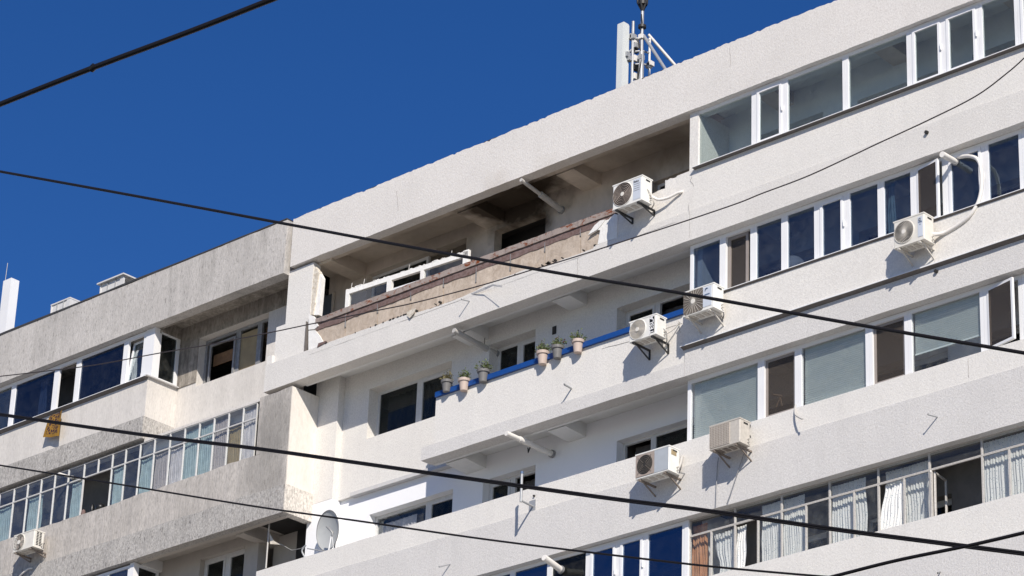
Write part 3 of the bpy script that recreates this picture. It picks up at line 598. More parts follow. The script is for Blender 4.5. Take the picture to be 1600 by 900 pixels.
# recess window of the tenth floor: old timber casements, one swung open
for a_, b_, kd in ((-49.14,-48.05,'outopen'),(-48.05,-47.35,'fix'),(-47.35,-46.87,'open')):
    w_ = frame_mb(a_+.002, b_-.002, 26.4, 27.76, 1.06, .07).build('window', M['oldmetal'], LB)
    if kd == 'fix': box('panel', M['ply'], w_, a_+.07, b_-.07, 1.09, 1.10, 26.5, 27.62)
frame_mb(-48.95,-48.1,26.45,27.6,1.02,.05,.04).build('sash', M['oldmetal'], LB)
box('lambrequin', M['wood'], LB, -49.0, -48.1, 1.2, 1.22, 27.15, 27.42); box('lambrequin', M['wood'], LB, -47.3, -46.95, 1.2, 1.22, 27.35, 27.62)
# ninth floor band + solid end wall
lb(MB().box(XC-.3, -45.7, .302, 1.1, 25.0, 25.24), 'ceiling_slab', 'inner')
lb(rough_band(XC, -45.96, .06, .3, 25.17, 25.24), 'lintel', 'weathered_smooth')
lb(MB().box(-45.95, XE, 0, .766, 23.9, 25.215), 'end_wall', 'grime') if False else None
def side_faced(x0, x1, y0, y1, z0, z1, mf, ms, name):
    """end block: street face grimy, flank painted paler and warmer for its sunlight"""
    lb(rough_band(x0, x1-.02, y0, y0+.2, z0, z1, jt=.01, jb=.002, step=.12), name, mf)
    lb(MB().box(x1-.2, x1, y0+.012, y1, z0, z1), name.replace('wall', 'flank'), ms)
M['flank'] = plaster('sunlit_flank_render', (.80,.755,.685), (.48,.44,.39), gscale=(14,14,6), gamt=.3, stain=.2, streak=.25, bump=.4)  # paler, warmer than the front: sunlight on the flank put into colour
M['flank_rough'] = plaster('sunlit_wormy_flank_render', (.78,.73,.66), (.32,.30,.27), gscale=(22,22,12), gamt=.8, stain=.3, bump=1, pit=.4)  # rough flank, likewise lightened in colour for the sun
side_faced(-45.95, XE, 0, .768, 23.9, 25.215, 'grime', 'flank', 'end_wall')
side_faced(XL, XE+.002, 0, .768, 23.02, 23.9, 'grime', 'flank', 'balcony_wall')
side_faced(XL, XE+.02, -.025, .768, 22.40, 23.015, 'worm', 'flank_rough', 'band_wall')
low_ = [-26.6,-3,19.9,41.3,62.6,84,105.4,129.9,174.2,194.9,217.6,240,264.3,287.2,310.1,333.1,356,378.9,400.5]
G9L = grid2(LB, low_[:8]+[152]+low_[8:], low_, 23.905, 24.82, 25.165, .07, openc=(7,), fm='pvc_shade', t=.012)
xq = G9L[0]
G9M = [XL+ (xq-XL)*i/24 for i in range(25)]
for i in range(24):
    w_ = frame_mb(G9M[i]+.002, G9M[i+1]-.002, 23.905, 25.165, .07, .026, .035).build('window', M['pvc'], LB); box('pane', M['glass'], w_, G9M[i]+.026, G9M[i+1]-.026, .085, .09, 23.93, 25.14)
# eighth floor loggia (bay + recess) under the band
lb(MB().box(XL, XE-.2, .17, .3, 22.405, 22.62), 'edge_beam', 'inner_warm'); lb(MB().box(XL, -46.12, .3, 3.4, 22.62, 22.8), 'ceiling_slab', 'inner_warm')
lb(MB().box(-46.35, -45.02, .3, 1.9, 22.60, 22.66), 'niche_shade_ceiling', 'dark')  # near-black colour stands in for the shade deep in the niche
lb(MB().box(-45.93, -45.09, 1.3, 1.4, 20.0, 22.6), 'niche_shade_wall', 'dark')  # recess darkness painted on, same as its ceiling
lb(MB().box(XC-.12, XC+.02, .3, .87, 22.38, 22.618), 'ceiling_beam', 'inner')
lb(MB().box(-46.75, -46.5, .3, 1.3, 22.37, 22.618), 'ceiling_beam', 'inner_warm')
lb(wall_open(XC-.3, -46.65, .87, 1.1, 20.0, 22.62, [(-48.5,-47.08,20.6,22.40)]), 'recess_wall', 'inner_warm')
lb(MB().box(-46.65, -45.94, 1.3, 1.5, 20.0, 22.59), 'recess_wall', 'inner_warm')
for a_, b_ in ((-48.5,-47.75),(-47.75,-47.08)): window(LB, a_, b_-.003, 20.6, 22.40, 1.0, 'sash', gl='glass_dark', fm='pvc_shade', fw=.06)
window(LB, XC-.9, XC-.14, 21.2, 22.36, .1, 'fix', gl='glass_blue', fw=.06); window(LB, XC-1.8, XC-.91, 21.2, 22.36, .1, 'fix', gl='glass_blue', fw=.06)
for i in range(14): window(LB, XC-1.83-.95*(i+1), XC-1.83-.95*i-.01, 21.2, 22.36, .1, 'fix', gl='glass_blue', fw=.06)
lb(MB().box(XC-.13, XC, .09, .24, 21.2, 22.39), 'corner_post', 'pvc')
lb(frame_mb(0,1,0,1,0,.1) if False else MB().box(XC-.06, XC, .24, .8, 21.2, 21.26).box(XC-.06, XC, .24, .8, 22.32, 22.38).box(XC-.06, XC, .74, .8, 21.26, 22.32), 'side_window', 'pvc')
box('pane', M['glass_dark'], LB, XC-.04, XC-.03, .24, .74, 21.26, 22.32)
bay(19.79, 20.4, 21.2, 'worm', 'weathered_smooth')
for k in range(0, 7): lb(MB().box(XL, XE, 0, .3, 17.0-2.76*k, 18.5-2.76*k), 'balcony_parapet', 'weathered_smooth')
lb(MB().box(XL, -46.1, 1.0, 1.2, -1.6, 20.0), 'recess_wall', 'weathered_smooth')
# inner back wall behind the glazed bays
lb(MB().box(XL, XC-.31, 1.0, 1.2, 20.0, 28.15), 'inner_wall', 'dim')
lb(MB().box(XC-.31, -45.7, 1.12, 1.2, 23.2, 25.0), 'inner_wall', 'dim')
lb(MB().box(XL, -44.96, .3, 3.4, 23.2, 23.3), 'floor_slab', 'inner')
lb(MB().box(XL, XC-.31, .3, 3.4, 25.6, 25.75), 'floor_slab', 'inner')
lb(MB().tube([P(421,815,.35), P(415.5,888,.35)], .018, 6), 'washing_pole', 'pipe')
lb(MB().tube([P(421,843,.35), P(440,851,.5), P(456,860,.7), P(470,857,.6), P(478,852,.5)], .009, 5), 'washing_line', 'oldmetal')
lb(MB().add([P(421,833,.34), P(428,845,.34), P(438,851,.34), P(422,850,.34)], [(0,1,2,3)]), 'cloth_scrap', 'foam_dirty')
# ================================================================== CURTAINS behind the thin-framed windows
def hang(us, ztop, zbot, y, mat, label, zm, group='curtains behind the old glazing', **k):
    x0, x1 = XAT(us[0], zm, y), XAT(us[1], zm, y)
    o = curtain(x0, x1, zbot, ztop, y, M[mat], **{**k, 'folds': int(k.get('folds', 5)*1.5), 'amp': k.get('amp', .025)*.5})
    return tag(o, label, 'curtain', group)
GC = 'dotted curtains of the seventh floor glazing'
hang((1081,1105), 19.72, 18.5, .33, 'c_rust', 'rust brown crumpled curtain beside the white post, seventh floor', 19.2, GC, folds=4, amp=.04)
hang((1115,1149), 19.45, 18.5, .33, 'c_white', 'dotted white curtain pulled sideways into a swag near the rust curtain', 19.2, GC, folds=5, amp=.03, bunch=.35, skew=.1)
hang((1152,1168), 19.45, 18.5, .28, 'c_white', 'narrow dotted white curtain hanging beside the dark open pane', 19.2, GC, folds=3, skew=-.05)
hang((1190,1221), 19.74, 18.5, .33, 'c_white', 'dotted white curtain just right of the dark open pane', 19.2, GC, folds=6)
hang((1224,1258), 19.74, 18.5, .33, 'c_white', 'dotted white curtain left of the brown-shaded room opening', 19.2, GC, folds=7)
hang((1299,1354), 19.74, 18.5, .33, 'c_white', 'wide dotted white curtain left of the plant pane', 19.2, GC, folds=9)
hang((1383,1415), 19.45, 18.62, .24, 'c_white', 'dotted white curtain blowing with its hem lifted', 19.2, GC, folds=5, amp=.035, skew=-.12, spread=.18)
hang((1384,1453), 19.76, 18.5, .40, 'c_white', 'wide dotted white curtain behind the lifted one', 19.2, GC, folds=11)
hang((1538,1680), 19.76, 18.5, .33, 'c_white', 'dotted white curtain at the right edge of the photo', 19.2, GC, folds=20)
G9 = 'curtains of the ninth floor glazing on the weathered block'
for (a_, b_, mt, lb_, zt) in ((-4,18,'c_teal','teal curtain at the left edge of the weathered block glazing',24.8),
    (43,66,'c_teal','pale teal curtain knotted behind the pane above the left air conditioner',24.8),
    (110,128,'c_teal','narrow teal curtain left of the open panes',24.8),
    (176,192,'c_teal','slim teal curtain just right of the open panes',24.8),
    (218,238,'c_teal','bright teal curtain between dark pane and grey lace',24.8),
    (241,262,'c_grey','plain grey blind-like curtain right of the bright teal one',24.8),
    (264,285,'c_sheer','sheer white curtain in the middle of the glazing',24.8),
    (286,308,'c_teal','light teal curtain, left one of the middle pair',25.1),
    (310,331,'c_teal','light teal curtain, right one of the middle pair',25.1),
    (333,354,'c_grey','grey lace curtain left of the mustard one',25.1),
    (357,377,'c_yellow','mustard yellow curtain near the right end of the glazing',24.8),
    (379,399,'c_sheer','patterned sheer curtain in the last pane of the glazing',25.1)):
    hang((a_, b_), zt, 23.85, .16, mt, lb_, 24.4, G9, folds=5, amp=.018)
hang((60,72), 27.8, 26.7, .3, 'c_sheer', 'thin pale curtain behind the tenth floor pane left of the rug', 27.25, 'single curtains in the bays', folds=3)
hang((198,214), 27.7, 26.75, .34, 'c_sheer', 'cream curtain behind the tilted corner window', 27.25, 'single curtains in the bays', folds=4)
hang((1387,1399), 25.2, 24.0, .34, 'c_teal', 'pale green curtain behind the pane above the right air conditioner', 24.6, 'single curtains in the bays', folds=3)
hang((592,652), 22.16, 20.9, 1.33, 'c_sheer', 'white ruffled net curtain in the eighth floor bedroom window', 22.0, 'single curtains in the bays', folds=9, spread=.05)
# ================================================================== AIR CONDITIONERS
def text_mesh(s, size, mat, parent, origin, rz=0, name='lettering'):
    cu = bpy.data.curves.new('tmp', 'FONT'); cu.body = s; cu.size = size; cu.align_x = 'CENTER'; cu.align_y = 'CENTER'; cu.extrude = .0015; cu.offset = size*.012
    ob = bpy.data.objects.new('tmp', cu); sc.collection.objects.link(ob)
    dg = bpy.context.evaluated_depsgraph_get(); dg.update()
    me = bpy.data.meshes.new_from_object(ob.evaluated_get(dg)); bpy.data.objects.remove(ob)
    mt = Matrix.Rotation(R_(90), 4, 'X')                      # face the street (-y)
    me.transform(Matrix.Rotation(0,4,'Z') @ mt @ Matrix.Rotation(rz, 4, 'Z')); me.materials.append(M[mat])
    o = link(bpy.data.objects.new(name, me)); o.parent = parent; o.location = Vector(origin)-wloc(parent); return o
def ring(mb, cx, y, cz, r, t, n=36, d=.008):
    mb.tube([(cx+r*math.cos(2*math.pi*k/n), y, cz+r*math.sin(2*math.pi*k/n)) for k in range(n+1)], t, 4, False)
def aircon(label, x0, x1, z0, z1, style, yf=-.45, dep=.29, case='ac', brk='bracket', brz=.2, wally=.03):
    W = x1-x0; H = z1-z0; yb = yf+dep
    T = thing('air_conditioner', label, 'air conditioner', ((x0+x1)/2, yf, z0-brz), 'air conditioner outdoor units')
    def bd(mb, nm, mt, par=T, **k): return mb.build(nm, M[mt] if isinstance(mt, str) else mt, par, **k)
    # casing with rounded vertical corners and a recess for the fan
    r = .02; prof = []
    for cx, cy, a0 in ((x1-r, yf+r, -90), (x1-r, yb-r, 0), (x0+r, yb-r, 90), (x0+r, yf+r, 180)):
        for k in range(4): a = R_(a0+30*k); prof.append((cx+r*math.cos(a), cy+r*math.sin(a)))
    n = len(prof); z_a, z_b = z0+.012, z1-.02
    mb = MB().add([(x,y,z_a) for x,y in prof]+[(x,y,z_b) for x,y in prof], [(i,(i+1)%n,n+(i+1)%n,n+i) for i in range(n)]+[tuple(reversed(range(n))),tuple(range(n,2*n))])
    body = bd(mb, 'casing', case)
    e = .007
    bd(MB().box(x0-e, x1+e, yf-e, yb+e, z1-.024, z1), 'lid', case)
    bd(MB().box(x0-.004, x1+.004, yf-.004, yb+.004, z0, z0+.016), 'base_pan', case)
    # ribs pressed in the underside
    mb = MB()
    for k in range(4): mb.box(x0+.1+k*W*.2, x0+.1+k*W*.2+W*.13, yf+.07, yb-.07, z0-.012, z0-.0005)
    bd(mb, 'underside_ribs', 'rust_bracket' if case == 'ac_old' else 'ac_old', kind='stuff')
    cz = (z0+z1)/2; fr = min(.45*H, .315*W); cx = x0+fr+.03*W; yg = yf-.004
    def disc(rad, y, nm, mt, par=T, d=.006, nn=40):
        vs = [(cx+rad*math.cos(2*math.pi*k/nn), y, cz+rad*math.sin(2*math.pi*k/nn)) for k in range(nn)]
        return MB().poly(vs, d).build(nm, M[mt], par)
    if style in ('rings', 'swirl', 'tesla', 'hub'):
        disc(fr, yg, 'fan_opening', {'rings':'dark','swirl':'dark','tesla':'grille','hub':'dark'}[style])
        g = MB()
        if style == 'rings':
            for k in range(7): ring(g, cx, yf-.012, cz, fr*(.2+.135*k), .0058)
            for k in range(4): a = R_(22+45*k*2); g.tube([(cx+.03*math.cos(a), yf-.01, cz+.03*math.sin(a)), (cx+fr*math.cos(a), yf-.01, cz+fr*math.sin(a))], .003, 4)
        elif style == 'swirl':
            for k in range(32):
                p = []
                for j in range(7):
                    t = j/6; a = 2*math.pi*k/32+.55*t*t*1.0; rr = fr*(.2+.8*t); p.append((cx+rr*math.cos(a), yf-.012, cz+rr*math.sin(a)))
                g.tube(p, .0055, 4, False)
            ring(g, cx, yf-.01, cz, fr, .007)
        elif style == 'tesla':
            for k in range(12): ring(g, cx, yf-.012, cz, fr*(.16+.078*k), .0036, 30)
            ring(g, cx, yf-.008, cz, fr, .006)
        else:
            for k in range(10): ring(g, cx, yf-.01, cz, fr*(.25+.083*k), .0022, 24)
            for k in range(5):
                a = R_(72*k+10); b = R_(72*k+58)
                disc_ = MB().poly([(cx+.04*math.cos(a),yf-.006,cz+.04*math.sin(a)),(cx+fr*.92*math.cos(a),yf-.006,cz+fr*.92*math.sin(a)),(cx+fr*.95*math.cos((a+b)/2),yf-.006,cz+fr*.95*math.sin((a+b)/2)),(cx+fr*.7*math.cos(b),yf-.006,cz+fr*.7*math.sin(b))], .002); disc_.build('fan_blade', M['fancoil'], T)
        bd(g, 'fan_grille', 'grille' if style != 'rings' else 'fancoil')
        hb = .042 if style != 'hub' else .05
        cx_ = cx; mbh = MB().poly([(cx+hb*math.cos(2*math.pi*k/20), yf-.022, cz+hb*math.sin(2*math.pi*k/20)) for k in range(20)], .012); bd(mbh, 'hub', 'ac')
        ring_ = MB(); ring(ring_, cx, yf-.006, cz, fr+.008, .009); bd(ring_, 'fan_rim', case)
    if style == 'spokes':                       # squarish grille of radial wires
        q = fr*1.06; bd(MB().poly([(cx+sx*q*a, yg, cz+sz*q*b) for sx,sz,a,b in ((-1,-1,.8,1),(-1,-1,1,.8),(-1,1,1,.8),(-1,1,.8,1),(1,1,.8,1),(1,1,1,.8),(1,-1,1,.8),(1,-1,.8,1))][::-1], .006), 'fan_opening', 'fan')
        g = MB()
        for k in range(22):
            a = 2*math.pi*k/22+.1; l = min(q*.97/max(abs(math.cos(a)),1e-3), q*.97/max(abs(math.sin(a)),1e-3), q*1.22); g.tube([(cx+.04*math.cos(a),yf-.012,cz+.04*math.sin(a)),(cx+l*math.cos(a),yf-.012,cz+l*math.sin(a))], .0045, 4)
        bd(g, 'fan_grille', 'grille'); bd(MB().poly([(cx+.05*math.cos(2*math.pi*k/20), yf-.022, cz+.05*math.sin(2*math.pi*k/20)) for k in range(20)], .012), 'hub', 'ac')
    if style == 'darkround':
        xs0 = x0+.012; q = W*.55; bd(MB().box(xs0, xs0+q, yf-.012, yf-.002, z0+.03, z1-.035), 'fan_panel', 'fancoil')
        cx = xs0+q/2; fr2 = min(q, H-.09)*.46
        bd(MB().poly([(cx+fr2*math.cos(2*math.pi*k/32), yf-.02, cz+fr2*math.sin(2*math.pi*k/32)) for k in range(32)], .007), 'fan_opening', 'dark')
        g = MB()
        for k in range(5): ring(g, cx, yf-.024, cz, fr2*(.25+.17*k), .003, 24)
        for k in range(4): a = R_(45+90*k); g.tube([(cx+fr2*.2*math.cos(a),yf-.026,cz+fr2*.2*math.sin(a)),(cx+fr2*1.25*math.cos(a),yf-.026,cz+fr2*1.25*math.sin(a))], .004, 4)
        bd(g, 'fan_grille', 'fan'); bd(MB().box(xs0+q+.006, x1-.01, yf-.008, yf-.001, z0+.025, z1-.035), 'front_panel', 'ac_grey')
        bd(MB().box(x1+.001, x1+.006, yf+.06, yf+.2, z1-.16, z1-.06), 'side_label', 'ply')
    if style == 'mesh':                         # square wire-mesh guard over the coil
        q = W*.66; bd(MB().box(x0+.015, x0+q, yf-.006, yf-.001, z0+.03, z1-.035), 'coil_panel', 'fancoil')
        g = MB()
        for k in range(13): xx = x0+.015+(q-.015)*k/12; g.box(xx-.0035, xx+.0035, yf-.018, yf-.011, z0+.03, z1-.035)
        for k in range(13): zz = z0+.035+(H-.075)*k/12; g.box(x0+.015, x0+q, yf-.0205, yf-.0185, zz-.004, zz+.004)
        bd(g, 'wire_guard', 'ac_old')
    if style == 'hub':                          # louvres left of the fan and grid vents on the flank
        for k in range(8): bd(MB().box(x0+.02, x0+.13, yf-.012, yf-.002, z0+.08+k*.036, z0+.095+k*.036), 'louvre', case)
        for i in range(2):
            for k in range(9): bd(MB().box(x1-.001, x1+.004, yf+.07+i*.08, yf+.13+i*.08, z0+.06+k*.036, z0+.082+k*.036), 'side_vent', 'dark')
    if style != 'hub': bd(MB().box(x1+.001, x1+.007, yf+dep*.35, yf+dep*.75, z1-.085, z1-.055), 'hand_grip', 'dark')
    px0 = x0+W*.66
    if style == 'tesla':
        q0, q1 = x0+W*.76, x0+W*.93; bd(MB().box(q0, q1, yf-.006, yf-.001, z0+.05, z1-.05), 'name_plate', 'black')
        text_mesh('TESLA', .135, 'text_white', T, ((q0+q1)/2, yf-.0075, cz), rz=R_(90))
    if style == 'swirl':
        bd(MB().box(x0+W*.80, x0+W*.955, yf-.007, yf-.001, z0+.07, z1-.07), 'name_plate', 'ac_label')
        g = MB(); gx, gz, rr = x0+W*.877, z1-.125, .024
        g.tube([(gx+rr*math.cos(a), yf-.012, gz+rr*math.sin(a)) for a in [R_(40+30*k) for k in range(10)]]+[(gx+rr*.2, yf-.012, gz-.004)], .006, 4); bd(g, 'emblem', 'text_grey')
        text_mesh('GREE', .035, 'text_blue', T, (gx, yf-.0095, z1-.175)); text_mesh('R32', .02, 'text_blue', T, (gx, yf-.0095, z1-.22))
    if style == 'spokes':
        bd(MB().box(x0+W*.655, x1-.05, yf-.007, yf-.001, z0+.06, z1-.05), 'name_plate', 'ac_label')
        g = MB(); gx, gz, rr = x0+W*.79, z1-.125, .045
        g.tube([(gx+rr*math.cos(a), yf-.012, gz+rr*math.sin(a)) for a in [R_(60+22*k) for k in range(7)]], [.004,.009,.012,.012,.011,.008,.004], 5); bd(g, 'emblem', 'text_blue')
        text_mesh('OSAKA', .04, 'text_blue', T, (gx, yf-.0095, z1-.20)) if False else bd(MB().box(gx-.06, gx+.06, yf-.0095, yf-.0075, z1-.215, z1-.19), 'printed_line', 'text_blue')
    if style == 'rings':
        bd(MB().box(x0+W*.70, x1-.04, yf-.006, yf-.001, z0+.05, z1-.05), 'front_panel', 'ac_label')
        text_mesh('Beko', .065, 'text_grey', T, (x0+W*.80, yf-.0085, z1-.10))
        for k in range(4): bd(MB().box(x0+W*.72, x1-.06, yf-.0085, yf-.0065, z1-.16-k*.045, z1-.153-k*.045), 'printed_line', 'text_grey')
    # service valves + bracket arms with struts
    sv = MB()
    for zz in (.06, .12): sv.tube([(x1, yb-.07, z0+zz), (x1+.05, yb-.07, z0+zz)], .014, 6)
    bd(sv, 'valve', 'bracket')
    mt = brk
    for bx in (x0+.10, x1-.10):
        b_ = MB().box(bx-.018, bx+.018, yf-.015, wally, z0-.045, z0-.013); arm = bd(b_, 'bracket_arm', mt)
        bd(MB().box(bx-.02, bx+.02, wally-.012, wally, z0-brz-.02, z0-.013), 'wall_plate', mt)
        bd(MB().obox((bx-.012, yf+.12, z0-.055), (.024,0,0), (0,.012,.018), (0, wally-yf-.135, -brz+.03)), 'bracket_strut', mt)
    return T
aircon('white air conditioner with concentric rings grille above the damaged balcony, highest of all', -35.65, -34.90, 26.25, 26.78, 'rings', case='ac_white', brk='black_steel', brz=.12)
aircon('cream air conditioner with swirling fan grille and a white hose arching above it', -29.04, -28.39, 23.45, 23.97, 'swirl', wally=-.02)
aircon('white air conditioner with radial wire grille at the end of the blue rail', -33.84, -33.11, 23.50, 24.00, 'spokes', case='ac_white', wally=-.02)
aircon('white air conditioner with black TESLA plate below the blue rail', -35.15, -34.49, 23.35, 23.77, 'tesla', case='ac_white', brk='black_steel', wally=.025)
aircon('air conditioner with dark round fan and grey front panel on the eighth floor parapet', -34.93, -34.13, 20.56, 21.05, 'darkround', case='ac_white', brk='rust_bracket', wally=.025)
aircon('old beige air conditioner with wire mesh guard under the green blind', -33.18, -32.48, 20.70, 21.17, 'mesh', case='ac_old', brk='rust_bracket', wally=.025)
aircon('cream air conditioner with hub fan and slotted flank on the weathered block', -53.41, -52.69, 23.25, 23.66, 'hub', brk='rust_bracket', brz=.1, wally=0)
def curve(pts, n=8):
    pts = [Vector(p) for p in pts]; out = []
    for i in range(len(pts)-1):
        p0, p1, p2, p3 = pts[max(i-1,0)], pts[i], pts[i+1], pts[min(i+2,len(pts)-1)]
        for k in range(n):
            t = k/n; out.append(.5*((2*p1)+(p2-p0)*t+(2*p0-5*p1+4*p2-p3)*t*t+(3*p1-p0-3*p2+p3)*t**3))
    out.append(pts[-1]); return out
def hose(name, label, cat, pts, r, mat, group=None, n=6):
    return tag(MB().tube(curve(pts), r, n).build(name, M[mat]), label, cat, group)
GH = 'refrigerant hoses and cords of the outdoor units'
hose('hose', 'white hose rising from the swirl-grille unit in an arch to the window above', 'hose', [P(1456,366,-.2),P(1464,366,-.12),P(1478,363,-.06),P(1500,350,-.06),P(1517,335,-.06),P(1530,312,-.04),P(1534,285,-.04),P(1532,260,-.02),P(1526,248,.02),P(1513,244,.1),P(1497,246,.2)], .035, 'hose', GH, 8)
hose('hose', 'white hose of the highest unit running right along the broken parapet', 'hose', [P(1012,301,-.24),P(1020,308,-.18),P(1030,312,-.12),P(1044,309,-.07),P(1056,303,-.03),P(1064,300,.0),P(1066,299,.04)], .028, 'hose', GH, 8)
hose('cord', 'grey cord twisted from the TESLA unit to the wall on its right', 'cord', [P(1030,512,-.22),P(1036,523,-.2),P(1045,519,-.12),P(1054,513,-.06),P(1062,503,-.03)], .014, 'bracket', GH)
hose('cord', 'short dark cord drooping from the TESLA unit flank', 'cord', [P(1029,505,-.25),P(1032,512,-.26),P(1037,514,-.24),P(1041,519,-.2),P(1042,530,-.15),P(1041,538,-.05)], .010, 'oldmetal', GH)
hose('hose', 'bent grey hose beside the flank of the dark round fan unit', 'hose', [P(1052,737,-.2),P(1058,734,-.15),P(1063,725,-.08),P(1065,716,-.03),P(1066,713,.03)], .03, 'pipe', GH, 8)
hose('cord', 'thin drain cord hanging from the left bracket of the mesh guard unit', 'cord', [P(1123,715,-.05),P(1121,725,-.04),P(1120,745,-.04),P(1119,772,-.05),P(1118.5,792,-.06)], .008, 'oldmetal', GH)
hose('cord', 'thin slanting drain cord hanging from the right bracket of the mesh guard unit', 'cord', [P(1164,705,-.05),P(1158,722,-.04),P(1149,748,-.04),P(1141,772,-.05),P(1135,788,-.06)], .008, 'oldmetal', GH)
hose('cord', 'dark bunched cord at the wall right of the mesh guard unit', 'cord', [P(1160,692,-.15),P(1166,690,-.1),P(1172,683,-.05),P(1168,676,-.04),P(1171,668,.0),P(1172,664,.03)], .016, 'black', GH)
hose('drain_pipe', 'curved grey drain pipe on the wall under the screened eighth floor window', 'drain pipe', [P(1243,633,.1),P(1242,640,.0),P(1243,648,-.05),P(1248,652,-.12),P(1254,655,-.18)], .017, 'pipe', 'wall drain pipes')
hose('cord', 'bundle of cords at the flank of the highest unit', 'cord', [P(1008,292,-.3),P(1013,296,-.3),P(1016,302,-.26),P(1019,309,-.2),P(1022,318,-.12),P(1018,326,-.03)], .013, 'ac', GH)
hose('hose', 'white hose curving down below the unit on the weathered block', 'hose', [P(52,888,0),P(44,889,-.08),P(36,895,-.1),P(30,902,-.05),P(26,912,0)], .02, 'hose', GH)
hose('cord', 'thin cords at the flank of the radial grille unit', 'cord', [P(1122,475,-.25),P(1128,482,-.2),P(1131,492,-.12),P(1128,500,-.05),P(1121,508,.0)], .012, 'oldmetal', GH)
# ================================================================== FLOWER POTS on the blue rail
rail = MB().box(-40.66, -34.22, -.03, .13, 23.83, 23.935).build('blue_rail', M['blue'], None)
tag(rail, 'blue painted rail capping the ninth floor balcony parapet', 'rail')
def pot(label, u, v, scale, mat, flowers=0):
    p = P(u, v, -.06); x, y, z = p.x, p.y, p.z; s_ = scale
    T = thing('flower_pot', label, 'flower pot', (x, y, z-.14*s_), 'flower pots hooked on the blue rail')
    mb = MB(); n = 20; prof = [(.078,-.14),(.105,.06),(.128,.062),(.134,.12),(.118,.122),(.112,.09)]
    vs = [(x+r*s_*math.cos(2*math.pi*k/n), y+r*s_*math.sin(2*math.pi*k/n), z+h*s_) for r, h in prof for k in range(n)]
    fs = [(i*n+k, i*n+(k+1)%n, (i+1)*n+(k+1)%n, (i+1)*n+k) for i in range(len(prof)-1) for k in range(n)]+[tuple(reversed(range(n)))]
    mb.add(vs, fs, False); mb.build('pot', M[mat], T)
    MB().poly([(x+.11*s_*math.cos(2*math.pi*k/14), 0, 0) for k in range(1)] or [], 0) if False else None
    MB().add([(x+.113*s_*math.cos(2*math.pi*k/14), y+.113*s_*math.sin(2*math.pi*k/14), z+.10*s_) for k in range(14)], [tuple(range(14))]).build('soil', M['soil'], T)
    lf = MB(); fl = MB(); st = MB()
    for i in range(46):
        a = random.random()*6.28; rr = random.random()**.6*.16*s_; h = random.uniform(.05, .27)*s_*(1.15-rr/(.2*s_))
        b = Vector((x+.06*math.cos(a)*random.random(), y+.06*math.sin(a)*random.random(), z+.09*s_)); t = Vector((x+rr*1.25*math.cos(a), y+rr*1.1*math.sin(a), z+.12*s_+h))
        st.tube([b, (b+t)/2+Vector((random.uniform(-.012,.012),0,.01)), t], .0022, 3, False)
        for j in range(6):
            c = b.lerp(t, random.uniform(.35, 1.05)); l = random.uniform(.022,.05)*s_; d = Vector((random.uniform(-1,1),random.uniform(-1,1),random.uniform(-.5,1))).normalized()*l; e = d.cross(Vector((random.uniform(-1,1),random.uniform(-1,1),random.uniform(-1,1)))).normalized()*l*.36
            lf.add([c, c+d*.5+e, c+d, c+d*.5-e], [(0,1,2,3)])
        if i < flowers:
            for j in range(3):
                c = t+Vector((random.uniform(-.01,.01),random.uniform(-.01,.01),random.uniform(-.01,.015))); d = Vector((random.uniform(-1,1),random.uniform(-1,1),.4)).normalized()*.014; e = d.cross(Vector((.2,.4,1))).normalized()*.01
                fl.add([c-d, c+e, c+d, c-e], [(0,1,2,3)])
    lf.build('foliage', M['leaf' if flowers != 1 else 'leaf_dry'], T, kind='stuff'); st.build('stems', M['leaf_dry'], T, kind='stuff')
    if flowers > 1: fl.build('petals', M['petal'], T, kind='stuff')
    MB().box(x-.015, x+.015, y+.09*s_, .14, z+.04*s_, z+.06*s_).build('hook', M['black_steel'], T)
pot('dark grey pot with dry yellowish plant, leftmost of the six on the blue rail', 698, 603, .92, 'pot_grey', 1)
pot('beige pot with low plant, second of the six, beside the leftmost dark pot', 725, 601, .95, 'pot_beige', 3)
pot('dark grey pot with bushy green plant, alone left of the middle window', 755, 587, .98, 'pot_grey', 0)
pot('beige pot with tall red-flowered plant at the right edge of the middle window', 848, 559, 1.0, 'pot_beige', 9)
pot('dark grey pot with upright plant beside the red-flowered one', 871, 550, .96, 'pot_grey', 6)
pot('beige pot with spreading green plant, rightmost on the blue rail', 903, 541, .98, 'pot_beige', 2)
# ================================================================== RUG over the sill
a0, a1 = P(78,652,-.1), P(99,641,-.1); b0, b1 = P(69,684,-.13), P(94,682,-.13)
vs = []; n, mrows = 8, 8
for j in range(mrows+1):
    for i in range(n+1):
        u, t = i/n, j/mrows; p = a0.lerp(a1,u).lerp(b0.lerp(b1,u), t); vs.append((p.x, p.y-.02*math.sin(u*7+2*t)-.02, p.z+.004*math.sin(9*u)))
rg = thing('rug', 'mustard and dark patterned rug hanging over the sill of the weathered block', 'rug', tuple(P(82,684,-.1)))
q = [(j*(n+1)+i, j*(n+1)+i+1, (j+1)*(n+1)+i+1, (j+1)*(n+1)+i) for j in range(mrows) for i in range(n)]
MB().add(vs, [f for k, f in enumerate(q) if k % n not in (0, n-1) and k//n != mrows-1]).build('woven_field', M['rug'], rg)
MB().add(vs, [f for k, f in enumerate(q) if k % n in (0, n-1) or k//n == mrows-1]).build('border', M['rug_edge'], rg)
